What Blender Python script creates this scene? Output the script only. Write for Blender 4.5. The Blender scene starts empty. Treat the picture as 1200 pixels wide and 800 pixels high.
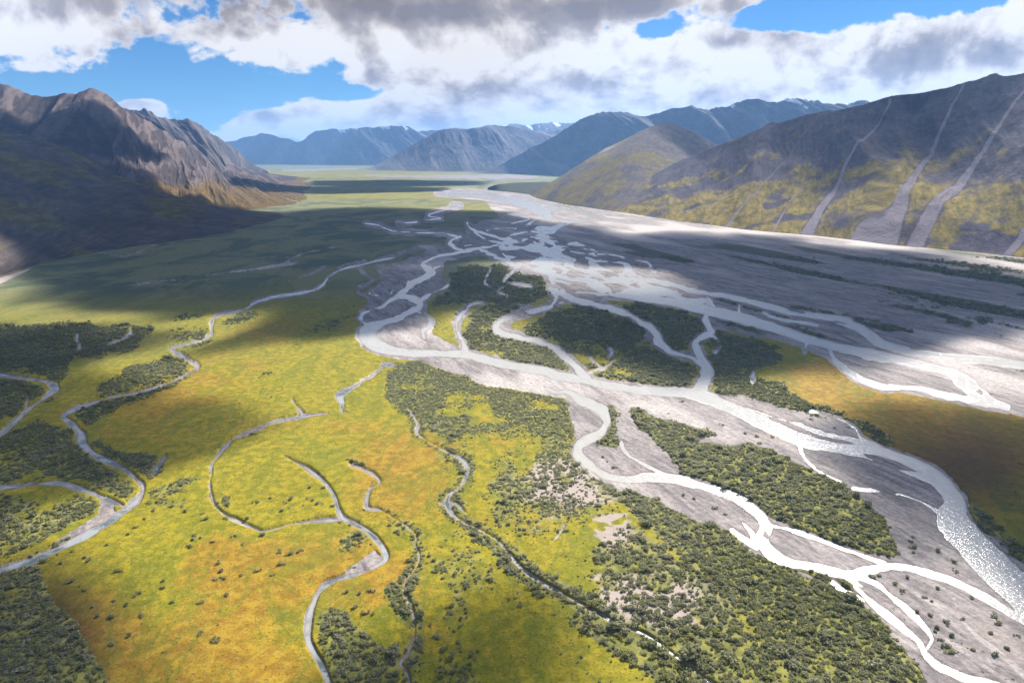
import bpy, math, random
import numpy as np
from math import radians as R

rng = np.random.default_rng(7)
random.seed(7)
scn = bpy.context.scene
COL = scn.collection

# ------------------------------------------------------------------ survey geometry
H = 300.0                      # height of the aircraft above the river flat, metres
FPX, PITCH = 811.0, math.atan(220 / 811.0)
CP, SP = math.cos(PITCH), math.sin(PITCH)
SUN_EL, SUN_AZ = R(38), R(27)
SUN = np.array([math.sin(SUN_AZ) * math.cos(SUN_EL), math.cos(SUN_AZ) * math.cos(SUN_EL), math.sin(SUN_EL)])

def ray(px, py):
    v = 400 - np.asarray(py, float)
    return np.asarray(px, float) - 600, FPX * CP + v * SP, -FPX * SP + v * CP

def ground(px, py):            # survey point -> metres on the valley floor
    a, b, c = ray(px, py)
    t = H / -c
    return a * t, b * t

def at_depth(px, py, Y):       # survey point -> metres at a known distance
    a, b, c = ray(px, py)
    t = Y / b
    return a * t, Y, H + c * t

# ------------------------------------------------------------------ noise
def _h(ix, iy, s):
    n = (ix.astype(np.int64) * 374761393 + iy.astype(np.int64) * 668265263 + s * 974634777) & 0xFFFFFFFF
    n = ((n ^ (n >> 13)) * 1274126177) & 0xFFFFFFFF
    n = ((n ^ (n >> 15)) * 2246822519) & 0xFFFFFFFF
    return (n ^ (n >> 16)).astype(np.float32) * np.float32(2 * math.pi / 4294967296.0)

def perlin(x, y, s=0):
    x = np.asarray(x, float); y = np.asarray(y, float)
    xi = np.floor(x); yi = np.floor(y)
    fx = (x - xi).astype(np.float32); fy = (y - yi).astype(np.float32)
    xi = xi.astype(np.int64); yi = yi.astype(np.int64)
    u = fx * fx * fx * (fx * (fx * 6 - 15) + 10)
    w = fy * fy * fy * (fy * (fy * 6 - 15) + 10)
    def g(dx, dy):
        a = _h(xi + dx, yi + dy, s)
        return np.cos(a) * (fx - dx) + np.sin(a) * (fy - dy)
    a = g(0, 0); a += u * (g(1, 0) - a)
    b = g(0, 1); b += u * (g(1, 1) - b)
    return (a + w * (b - a)) * 1.5

def fbm(x, y, lam, octs=4, s=0, gain=.5, mpp=None):
    tot = 0; amp = 1.0; norm = 0
    for k in range(octs):
        l = lam / 2 ** k
        n = perlin(x / l, y / l, s + 17 * k)
        if mpp is not None:
            n = n * np.clip(l / (2.5 * mpp) - .4, 0, 1)
        tot = tot + amp * n; norm += amp; amp *= gain
    return tot / norm * 1.4

def ridged(x, y, s=0, octs=4, gain=.5):
    tot = 0; amp = 1.0; norm = 0
    for k in range(octs):
        n = 1 - np.abs(perlin(x * 2 ** k, y * 2 ** k, s + 31 * k)) * 1.6
        tot = tot + amp * n; norm += amp; amp *= gain
    return tot / norm

def sstep(a, b, x):
    t = np.clip((x - a) / (b - a), 0, 1)
    return t * t * (3 - 2 * t)

def catmull(pts, n=5):
    P = np.array(pts, float)
    if len(P) < 3: return P
    Q = np.vstack([2 * P[0] - P[1], P, 2 * P[-1] - P[-2]])
    out = []
    for i in range(1, len(Q) - 2):
        p0, p1, p2, p3 = Q[i - 1:i + 3]
        for t in np.linspace(0, 1, n, endpoint=False):
            out.append(.5 * (2 * p1 + (p2 - p0) * t + (2 * p0 - 5 * p1 + 4 * p2 - p3) * t * t + (3 * p1 - p0 - 3 * p2 + p3) * t ** 3))
    out.append(P[-1])
    return np.array(out)

# ------------------------------------------------------------------ object helpers
def tag(o, label=None, cat=None, group=None, kind=None):
    if label: o['label'] = label
    if cat: o['category'] = cat
    if group: o['group'] = group
    if kind: o['kind'] = kind
    return o

def mesh_np(name, co, quads, mat, attrs=None, smooth=True):
    me = bpy.data.meshes.new(name)
    n = len(quads)
    me.vertices.add(len(co)); me.vertices.foreach_set('co', np.ascontiguousarray(co, np.float32).ravel())
    me.loops.add(n * 4); me.loops.foreach_set('vertex_index', np.ascontiguousarray(quads, np.int32).ravel())
    me.polygons.add(n); me.polygons.foreach_set('loop_start', np.arange(0, 4 * n, 4, dtype=np.int32))
    me.update(calc_edges=True)
    if smooth: me.shade_smooth()
    for k, a in (attrs or {}).items():
        if a.ndim == 1:
            at = me.attributes.new(k, 'FLOAT', 'POINT'); at.data.foreach_set('value', np.ascontiguousarray(a, np.float32))
        else:
            c = np.ones((len(co), 4), np.float32); c[:, :a.shape[1]] = a
            at = me.attributes.new(k, 'FLOAT_COLOR', 'POINT'); at.data.foreach_set('color', c.ravel())
    me.validate()
    o = bpy.data.objects.new(name, me)
    if mat: me.materials.append(mat)
    COL.objects.link(o)
    return o

def grid_quads(nr, nc):
    i = np.arange(nr * nc).reshape(nr, nc)
    return np.stack([i[:-1, :-1], i[:-1, 1:], i[1:, 1:], i[1:, :-1]], -1).reshape(-1, 4)

class NT:
    """small helper for node materials"""
    def __init__(s, tree): s.t = tree
    def n(s, typ, ins=None, **kw):
        nd = s.t.nodes.new(typ)
        for k, v in kw.items(): setattr(nd, k, v)
        for k, v in (ins or {}).items(): s.set(nd.inputs[k], v)
        return nd
    def set(s, sock, v):
        if isinstance(v, bpy.types.NodeSocket): s.t.links.new(v, sock)
        else: sock.default_value = v
    def math(s, op, a, b=0.0, c=None, clamp=False):
        nd = s.n('ShaderNodeMath', operation=op, use_clamp=clamp)
        s.set(nd.inputs[0], a); s.set(nd.inputs[1], b)
        if c is not None: s.set(nd.inputs[2], c)
        return nd.outputs[0]
    def mix(s, f, a, b):
        nd = s.n('ShaderNodeMix', data_type='RGBA')
        s.set(nd.inputs[0], f); s.set(nd.inputs[6], a); s.set(nd.inputs[7], b)
        return nd.outputs[2]
    def mul(s, a, b, f=1.0):
        nd = s.n('ShaderNodeMix', data_type='RGBA', blend_type='MULTIPLY')
        s.set(nd.inputs[0], f); s.set(nd.inputs[6], a); s.set(nd.inputs[7], b)
        return nd.outputs[2]
    def step(s, x, a, b, lo=0.0, hi=1.0):
        nd = s.n('ShaderNodeMapRange', {0: x, 1: a, 2: b, 3: lo, 4: hi}, interpolation_type='SMOOTHSTEP')
        return nd.outputs[0]
    def noise(s, vec, scale, detail=4.0, rough=.55, dist=0.0):
        nd = s.n('ShaderNodeTexNoise', {'Vector': vec, 'Scale': scale, 'Detail': detail, 'Roughness': rough, 'Distortion': dist})
        return nd.outputs[0]
    def attr(s, name): return s.n('ShaderNodeAttribute', attribute_name=name)
    def vscale(s, vec, xyz, rotz=0.0):
        return s.n('ShaderNodeMapping', {'Vector': vec, 'Scale': xyz, 'Rotation': (0, 0, rotz)}).outputs[0]

def C(r, g, b): return (r, g, b, 1.0)

def new_mat(name):
    m = bpy.data.materials.new(name); m.use_nodes = True
    m.node_tree.nodes.clear()
    q = NT(m.node_tree)
    out = q.n('ShaderNodeOutputMaterial')
    return m, q, out
# ------------------------------------------------------------------ the river map (survey points: x, y, width)
RIVER = [
 # west channel and the long main stem
 [(428,262,2.6),(443,264,2.8),(455,269,2.4),(463,271,1.4),(478,272,1.4),(500,273,1.6),(520,273,2.2),(530,276,4),(540,277,4.5),(533,280,5),(527,284,6),(533,290,6),(542,294,6.5)],
 [(575,289,5),(560,291,5.5),(545,294,7),(530,297,5),(512,301,5),(500,306,6),(496,310,9),(503,316,11),(506,320,12),(497,325,10),(485,331,10),(477,338,9),(468,346,9),(480,349,8),(492,355,10),(490,360,9),(480,366,9),(468,372,8),(455,376,8),(443,381,11),(434,385,17),(431,391,20),(433,398,19),(440,404,16),(455,410,12),(475,413,9),(500,414,8),(525,414,9),(545,415,10),(560,419,10),(575,423,9),(600,429,9),(612,431,9),(640,435,9),(660,441,10),(680,445,10),(700,449,9),(720,453,9),(745,457,9),(770,459,10),(800,460,11),(820,462,14),(835,468,14),(850,475,14),(870,484,15),(890,493,16),(910,502,17),(930,511,16),(950,518,16),(975,524,16),(1000,527,15),(1030,533,18),(1055,542,20),(1080,553,20),(1098,563,20),(1112,578,22),(1119,592,27),(1115,606,36),(1122,618,37),(1135,632,35),(1152,650,37),(1172,670,40),(1195,690,42),(1225,715,44),(1300,775,46),(1400,860,50)],
 [(468,346,7),(460,350,6),(455,354,5),(447,360,5),(438,362,2),(425,368,4),(423,374,4),(428,379,5)],
 [(492,354,6),(503,345,4),(512,341,3),(520,338,4),(525,334,4)],
 [(476,338,3),(479,329,2)],
 [(505,316,4),(516,312,1.5)],
 [(490,366,2),(504,374,3.5),(503,382,4),(496,388,4),(497,396,3)],
 [(433,344,2),(441,346,2.5),(450,347,2)], [(458,344,3),(460,341,1.5)],
 [(565,354,1.5),(552,357,3),(547,363,4),(538,371,5),(536,382,5),(538,392,5),(543,401,5),(545,412,7)],
 # middle channels
 [(645,338,8),(652,346,8),(648,356,6),(640,361,6.5),(625,365,6),(605,370,5.5),(590,375,6.5),(582,381,8),(583,387,8),(595,392,7),(610,396,6),(628,399,6),(645,405,5),(655,412,7),(665,421,7),(675,430,8),(682,438,10),(690,446,10)],
 [(660,354,3),(645,359,4),(625,366,4)],
 [(650,340,9),(668,349,9),(685,354,8),(705,358,8),(720,363,8),(740,370,6),(750,377,7),(760,383,9),(770,392,9),(771,400,10),(779,407,8),(790,413,6),(800,416,5),(812,420,5),(822,428,6)],
 [(702,356,3),(708,351,2)],
 [(832,362,7),(828,368,7),(827,375,9),(831,383,7),(833,390,6),(822,396,8),(815,402,9),(818,412,9),(823,422,10),(828,432,14),(827,442,16),(823,452,17),(820,461,16)],
 [(833,392,3),(840,398,2.5),(843,406,3),(838,413,2)],
 [(590,336,2),(583,341,3),(594,346,2.5)],[(606,313,4),(596,323,5),(590,330,4),(605,333,3),(624,336,2)],
 [(575,315,2),(568,330,1.5),(574,336,1.5)],
 # upper feeders
 [(515,227,2.5),(535,225,2.4),(560,226,3.5),(580,229,6),(600,234,8),(615,239,8),(630,244,7)],
 [(512,227,2),(540,229,2.5),(565,231,3),(590,236,5)],
 [(530,239,2.2),(540,241,2.6),(527,245,2.4),(510,249,2.8),(502,253,3),(517,256,2.4),(500,258,1.6)],
 [(466,262,2),(478,261,2.6),(489,260,2.2)],
 [(547,260,2.5),(550,266,3),(556,270,4),(565,273,5),(580,277,5),(600,284,7)],
 [(556,272,5),(570,281,3),(585,284,4),(600,288,6)],
 [(542,294,5),(560,291,5),(578,288,4),(600,281,5)],
 [(560,291,5),(575,298,6),(590,305,7),(606,312,8)],
 [(545,288,3),(552,287,2)],
 [(595,251,2.5),(610,253,4),(620,257,3),(600,262,3)],
 [(570,270,2),(590,267,2.5),(605,268,2)],
 # northern stems
 [(760,327,6),(790,334,8),(810,340,8),(835,344,8),(860,349,8),(885,355,8),(905,360,9),(925,366,9),(945,369,8),(965,371,7),(985,374,9),(1003,382,11),(1020,393,11),(1035,403,10),(1060,410,9),(1090,416,8),(1130,420,8),(1165,423,9),(1200,427,9),(1260,433,9),(1400,445,9)],
 [(700,345,5),(735,347,8),(760,350,10),(790,354,11),(815,360,13),(840,366,15),(870,373,14),(900,382,11),(925,390,10),(950,398,10),(975,405,10),(1000,411,11),(1030,417,12),(1060,424,11),(1090,430,10),(1115,438,13),(1130,447,16),(1142,457,17),(1152,466,15),(1165,472,10),(1180,477,5)],
 [(972,405,5),(974,414,6),(979,422,6),(990,432,6),(1000,440,8),(1015,448,7),(1035,453,6),(1060,454,6),(1085,458,6),(1110,464,7),(1140,470,8),(1165,474,8),(1180,478,5)],
 [(895,366,2),(903,371,2.5),(920,375,3),(940,378,3),(958,381,3)],
 [(965,373,4),(985,379,4),(1005,386,6)],
 [(943,412,2),(945,404,3),(950,399,4)], [(866,366,6),(866,358,2)],[(828,352,3),(829,347,2.5),(838,362,6)],
 [(700,298,3),(720,299,1.5),(730,302,1.8),(732,305,1)],
 [(738,304,1.5),(752,306,1.6),(762,310,2),(762,315,3),(768,319,3)],
 # lower channels
 [(640,455,5),(652,459,5),(665,459,7),(678,467,10),(693,474,11),(705,482,11),(711,492,10),(709,500,9),(702,508,9),(690,515,11),(679,521,14),(677,529,13),(682,537,11),(692,546,9),(704,554,8),(718,559,7),(735,562,7),(755,560,9),(775,559,10),(790,561,10),(810,566,11),(830,572,12),(850,578,11),(868,587,12),(882,597,12),(893,608,13),(898,619,14),(893,630,15),(897,640,14),(906,650,13),(920,658,11),(935,662,9),(955,664,9),(975,669,11),(993,674,12),(1003,685,9),(1015,696,10),(1030,710,10),(1045,723,10),(1060,737,10),(1075,750,11),(1086,767,11),(1100,780,10),(1130,793,9),(1165,803,9),(1230,830,10),(1300,870,10)],
 [(640,436,6),(655,448,3),(663,456,5)],
 [(995,672,9),(1020,681,9),(1040,695,9),(1060,711,9),(1075,725,9),(1088,740,9),(1092,749,8),(1086,760,8)],
 [(903,615,4),(920,619,3.5),(940,625,4.5),(960,632,5),(980,640,6),(1000,647,6),(1020,654,7),(1036,660,8)],
 [(985,672,10),(1010,669,11),(1030,665,10),(1050,663,9),(1075,667,8),(1100,674,8),(1125,684,9),(1150,697,8),(1175,712,7),(1200,728,7),(1250,757,7),(1330,810,7)],
 [(858,622,3),(868,630,4),(880,638,5),(887,642,5)], [(870,612,2),(880,622,4),(886,634,5)],
 [(933,514,5),(938,524,5),(940,532,4),(948,542,5),(956,550,5),(968,556,3),(985,564,2.5)],
 [(1000,571,2.5),(1030,576,4.5),(1055,580,4),(1075,586,4),(1090,594,5),(1102,602,8)],
 [(950,482,2),(975,488,2),(992,495,3),(1003,503,3),(1008,512,4),(1018,520,5)],
 [(958,507,5),(980,512,5),(1000,516,6),(1020,521,6),(1035,528,6)],
 [(850,475,5),(880,480,4),(905,487,4),(930,495,4),(955,506,5)],
 [(728,518,2),(733,530,3.5),(748,540,4),(765,549,3.5),(782,557,4)],
 [(976,682,3),(985,690,3),(1000,697,4),(1010,703,4)],
]
BRAID = [(580,229),(612,231),(640,240),(668,238),(690,248),(709,254),(690,259),(668,262),(654,269),(647,276),(660,286),(676,283),(690,290),(712,299),(722,304),(738,309),(742,318),(756,325),(775,329),(795,338),(830,350),(845,366),(800,356),(760,350),(735,349),(712,346),(695,344),(668,342),(655,345),(648,340),(642,325),(620,316),(602,309),(590,300),(584,290),(590,280),(604,272),(618,262),(632,254),(622,247),(600,240)]
BARS = [
 [(645,248),(660,246),(680,250),(686,255),(672,259),(655,258),(648,254)], [(622,262),(632,256),(650,258),(658,261),(645,266),(625,264)],
 [(600,265),(630,265),(622,271),(605,272)], [(598,277),(620,272),(630,274),(615,279),(600,280)],
 [(592,287),(612,283),(625,283),(615,289),(605,289)], [(588,294),(610,292),(634,297),(631,303),(610,310),(598,306),(606,300),(592,299)],
 [(644,275),(655,276),(663,284),(655,284)], [(657,294),(665,293),(680,298),(690,305),(691,316),(672,313),(675,303),(660,298)],
 [(665,289),(680,290),(697,295),(675,294)], [(698,308),(715,307),(731,310),(732,317),(725,320),(705,312)],
 [(695,315),(720,320),(728,325),(708,323)], [(652,320),(680,323),(670,326)], [(652,326),(690,332),(675,335)],
 [(651,330),(670,333),(690,336),(702,343),(668,341),(651,337)], [(703,331),(730,332),(738,338),(726,342),(715,338)],
 [(697,296),(716,298),(728,303),(722,307),(700,303)], [(636,283),(648,288),(643,290)],[(740,332),(752,334),(748,337),(736,335)],
 [(1008,530),(1030,533),(1055,541),(1079,554),(1055,550),(1030,543)], [(1004,686),(1018,690),(1040,704),(1062,722),(1078,740),(1081,750),(1062,734),(1040,715),(1020,700)],
 [(896,622),(900,626),(899,631),(894,627)], [(536,377),(540,376),(540,384),(536,388)], [(602,365),(622,364),(612,371),(600,372)],
 [(1147,455),(1153,459),(1150,462),(1144,458)],[(820,336),(840,340),(832,343),(815,339)],[(925,361),(950,366),(940,368),(922,364)],
 [(880,476),(905,482),(930,489),(950,498),(925,493),(900,486)],
]
STREAMS = {
 'beck': ([[(-120,436,5),(-40,437,5),(0,439,5),(10,441,4.5),(20,443,3),(30,444,3),(45,446,4.5),(58,449,7),(66,455,9),(60,461,9),(50,468,8),(40,475,6.5),(32,481,6),(24,488,7),(15,496,5),(5,507,3),(-20,525,3)],[(32,471,2),(31,477,3)]],
   'silvery hooked stream bending through dark willows at the edge'),
 'creek': ([[(455,303,2.5),(440,306,3),(425,310,3.5),(410,313,3.5),(395,318,3.5),(385,325,3.5),(378,334,4),(370,339,3.5),(355,343,4),(340,345,4.5),(325,347,5),(310,351,6),(298,355,6.5),(290,361,6),(278,365,4),(262,367,3),(252,371,3),(248,377,4),(248,384,3),(247,392,3),(238,398,2.4),(225,402,1.6),(205,407,1.4),(200,410,1.6),(215,418,3),(226,424,3),(232,430,4),(225,436,3),(210,443,2),(195,450,1.4),(170,458,1.2),(145,463,2.2),(130,466,2.6),(115,470,3),(100,475,3.4),(85,481,5.5),(74,488,8),(80,494,8),(90,502,8.5),(95,510,9),(95,518,9),(103,527,8),(115,535,8),(128,541,7),(140,547,7),(152,555,6),(160,562,6),(167,570,7),(165,579,8),(158,588,8.5),(148,597,10),(135,606,11),(120,616,12),(103,626,11),(85,635,10),(65,645,9),(45,654,8),(25,661,8),(0,668,7),(-60,690,7),(-150,725,7)],
   [(-60,572,3),(0,571,3.4),(20,570,3.4),(40,567,4),(60,566,5),(75,567,5),(90,572,5),(105,577,4.5),(120,583,5),(134,589,8)]],
   'broad blue grey meandering stream with a pale gravel inner bend'),
 'loop brook': ([[(348,476,1.2),(353,484,1.4),(352,489,1.8),(335,492,1.8),(315,497,1.8),(300,503,2.2),(285,509,2.6),(272,516,3),(262,526,3),(253,538,4),(247,548,4),(248,556,3),(246,565,3),(247,575,1.6),(248,583,1.8),(252,592,2.2),(262,602,2.2),(280,612,1.8),(300,620,1.8),(310,623,2),(325,619,2.6),(345,614,3),(365,611,3),(385,610,3),(397,609,2.4)], [(352,489,1.4),(365,487,1.2),(380,485,1),(398,484,1)]],
   'thin brook curling round the bright green meadow'),
 'meadow brook': ([[(340,538,1),(355,546,1.5),(365,553,2),(378,563,3),(388,575,4),(393,585,5),(396,596,5),(402,607,6),(415,614,6),(430,622,8),(442,633,9),(450,645,9),(452,655,9),(443,662,8),(428,668,7),(410,675,6),(392,681,6),(380,687,8),(372,696,8),(367,708,7),(362,722,7),(360,740,8),(363,755,9),(370,768,9),(378,782,10),(385,800,12),(392,830,12),(400,900,12)]],
   'winding pale brook with a sharp hairpin in the golden tundra'),
 'rill': ([[(420,548,1.4),(435,555,1.5),(445,565,2),(433,575,2),(429,590,2),(432,596,1.6),(448,599,1.5),(460,606,2),(475,616,3),(488,627,3),(486,637,2.4),(491,650,1.4),(488,664,1),(474,684,1.2),(478,702,1.4),(484,718,1.6),(486,735,2.6),(485,750,3),(478,765,3),(469,777,4),(476,786,3),(480,800,3),(484,830,3)]],
   'hair thin rill half hidden by bushes beside the meadow brook'),
 'willow brook': ([[(484,487,2.6),(490,498,3),(488,507,4),(498,515,3),(510,522,3),(525,530,3),(540,538,4),(548,548,5),(546,560,5),(538,572,5),(527,580,4),(524,590,5),(530,602,5),(540,610,3.4),(555,618,2),(570,625,3),(585,635,3),(597,650,5),(605,660,5),(613,668,5),(622,675,4.5),(640,686,2.4),(660,696,3),(680,708,3),(700,718,4),(715,727,4),(730,735,3),(750,741,3),(770,753,3),(785,764,4),(800,775,3),(815,787,4),(832,800,5),(860,820,5)], [(526,590,3),(534,590,2.5),(541,597,2.5)]],
   'narrow brook running straight through willow scrub to the bottom edge'),
}
PONDS = [
 ([[(424,447,2),(412,455,3),(403,460,6),(398,466,8),(401,472,6),(400,482,2)],[(424,447,1.6),(436,440,1.3),(448,430,1.4)]], 'small pale pond with a feathery outlet in the yellow meadow'),
 ([[(449,426,3),(455,427,4),(460,427,3)]], 'tiny white pool just below the gravel bank of the river'),
 ([[(91,393,2),(90,398,2.4),(93,404,3),(93,409,2)]], 'upright silvery pool in the dark willow flat'),
 ([[(154,386,2),(153,390,4),(147,395,2),(136,400,1.4),(126,404,1)]], 'wedge shaped silvery pool with a tail in the dark willow flat'),
 ([[(715,409,4),(717,414,5),(713,418,3)]], 'little blue pool on the willow island between channels'),
 ([[(883,436,3),(882,442,5),(882,447,4)]], 'little blue pool where willows meet the orange slope'),
 ([[(193,536,2),(188,543,3.5),(184,549,4.5),(181,556,3)]], 'short grey backwater beside the meandering stream'),
]
# dry washes: gravel without water
WASH = [
 [(130,336,1.5),(200,329,2.2),(230,325,2.4),(260,321,2.8),(290,317,3),(315,313,3.4),(332,309,3),(343,303,3),(360,296,2.6),(380,292,2),(400,288,1.6)],
 [(300,316,2),(320,313,3),(345,309,2)], [(340,329,2),(352,325,2.4),(367,320,3),(378,314,3)],
 [(430,308,6),(450,303,6),(470,297,6),(490,291,5),(510,288,4)], [(400,313,6),(420,308,6)],
 [(427,306,6),(424,315,7),(428,322,7),(438,329,7),(425,335,7),(419,341,6),(424,346,4)], [(437,329,3),(450,324,3)], [(449,318,4),(455,321,3),(464,321,2)],
 [(655,588,2),(663,598,3),(664,608,3),(658,622,3),(651,632,2)], [(671,590,2),(673,602,3)],
 [(570,450,3),(572,466,4),(580,475,5),(592,480,5),(607,480,4),(632,478,3)],
 [(845,645,3),(858,660,4),(870,672,5),(885,680,4),(900,688,2)],
 [(735,690,2),(770,722,2),(800,728,5),(830,742,6),(860,755,5),(885,772,5),(910,795,4)],
 [(687,415,4),(697,425,5),(703,432,6),(690,437,6)], [(722,420,3),(715,427,5),(705,434,6)],
 [(685,390,3),(695,385,3),(710,381,4)], [(684,396,4),(690,398,5)],
 [(560,388,3),(576,398,3),(580,410,3)], [(840,420,2),(843,408,3)], [(790,440,5),(800,430,3)], [(804,444,5),(808,432,2)],
 [(795,487,3),(805,500,3)],[(775,478,3),(757,473,4)],[(790,505,3),(830,540,3),(860,556,2),(900,575,2)],
 [(1060,686,4),(1080,700,5),(1105,712,6),(1125,725,6),(1145,745,6),(1170,765,7),(1200,790,8)],
 [(0,508,6),(15,498,6)],
 [(60,290,2),(120,297,3),(150,300,2),(190,283,2)],
]
GRAVEL = [
 [(560,224),(590,216),(640,228),(690,242),(760,254),(830,263),(900,270),(960,275),(1040,284),(1120,293),(1200,300),(1500,330),(1900,380),(1900,560),(1300,500),(1200,488),(1178,480),(1100,468),(1040,456),(1000,445),(985,434),(970,420),(940,408),(905,398),(880,392),(850,386),(836,382),(838,372),(800,360),(745,355),(700,352),(655,350),(640,335),(600,314),(560,296),(540,290),(550,262),(585,255)],
 [(424,345),(432,352),(424,368),(420,390),(430,407),(455,416),(500,420),(545,424),(548,410),(527,402),(507,393),(505,375),(494,366),(507,347),(528,337),(517,322),(522,307),(560,300),(545,286),(530,288),(500,294),(470,306),(440,312),(448,326),(440,336)],
 [(478,416),(560,425),(640,440),(700,446),(760,455),(830,462),(890,490),(930,512),(940,535),(900,533),(870,517),(840,505),(800,494),(770,485),(745,477),(735,472),(743,500),(760,528),(785,548),(800,561),(740,562),(700,556),(680,540),(674,510),(672,482),(668,467),(640,463),(600,455),(560,449),(530,438),(500,427)],
 [(735,562),(790,561),(830,573),(870,590),(888,605),(893,645),(878,640),(860,622),(838,606),(800,594),(765,587),(745,575)],
 [(900,612),(960,633),(1020,655),(1000,672),(950,667),(912,652)],
 [(990,670),(1060,662),(1130,686),(1200,730),(1330,810),(1400,950),(1200,830),(1110,785),(1090,765),(1080,738),(1040,702)],
 [(825,458),(870,464),(920,473),(950,481),(985,489),(1006,503),(1012,525),(960,515),(900,495)],
 [(938,522),(1000,533),(1060,548),(1100,568),(1108,592),(1090,612),(1110,635),(1150,670),(1180,700),(1300,790),(1260,790),(1130,688),(1090,672),(1056,664),(1054,640),(1042,610),(1012,582),(985,566),(960,550)],
 [(1128,590),(1138,605),(1158,624),(1178,638),(1200,658),(1300,735),(1400,820),(1400,880),(1200,692),(1150,640)],
 [(698,390),(710,382),(730,374),(752,383),(764,394),(748,402),(728,408),(712,413),(705,405)],
 [(836,370),(870,374),(905,388),(918,396),(890,397),(860,389),(840,387)],
 [(118,586),(133,590),(135,600),(120,612),(100,625),(78,636),(56,644),(88,622),(115,604)],
 [(425,655),(440,645),(448,655),(430,668),(405,676),(404,668)],
 [(400,205.5),(600,205),(640,208),(600,210),(400,207)], [(330,199),(420,197),(420,198.5),(330,201)],
 [(640,352),(690,352),(705,358),(690,362),(660,357)], [(590,352),(600,350),(640,366),(600,376),(598,388),(640,400),(655,408),(640,412),(620,402),(588,395),(578,388),(580,376)],
 [(765,398),(790,412),(810,418),(795,421),(775,413)], [(870,655),(880,645),(895,652),(886,660)], [(1045,740),(1070,760),(1085,785),(1070,780),(1050,760)],
]
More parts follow.
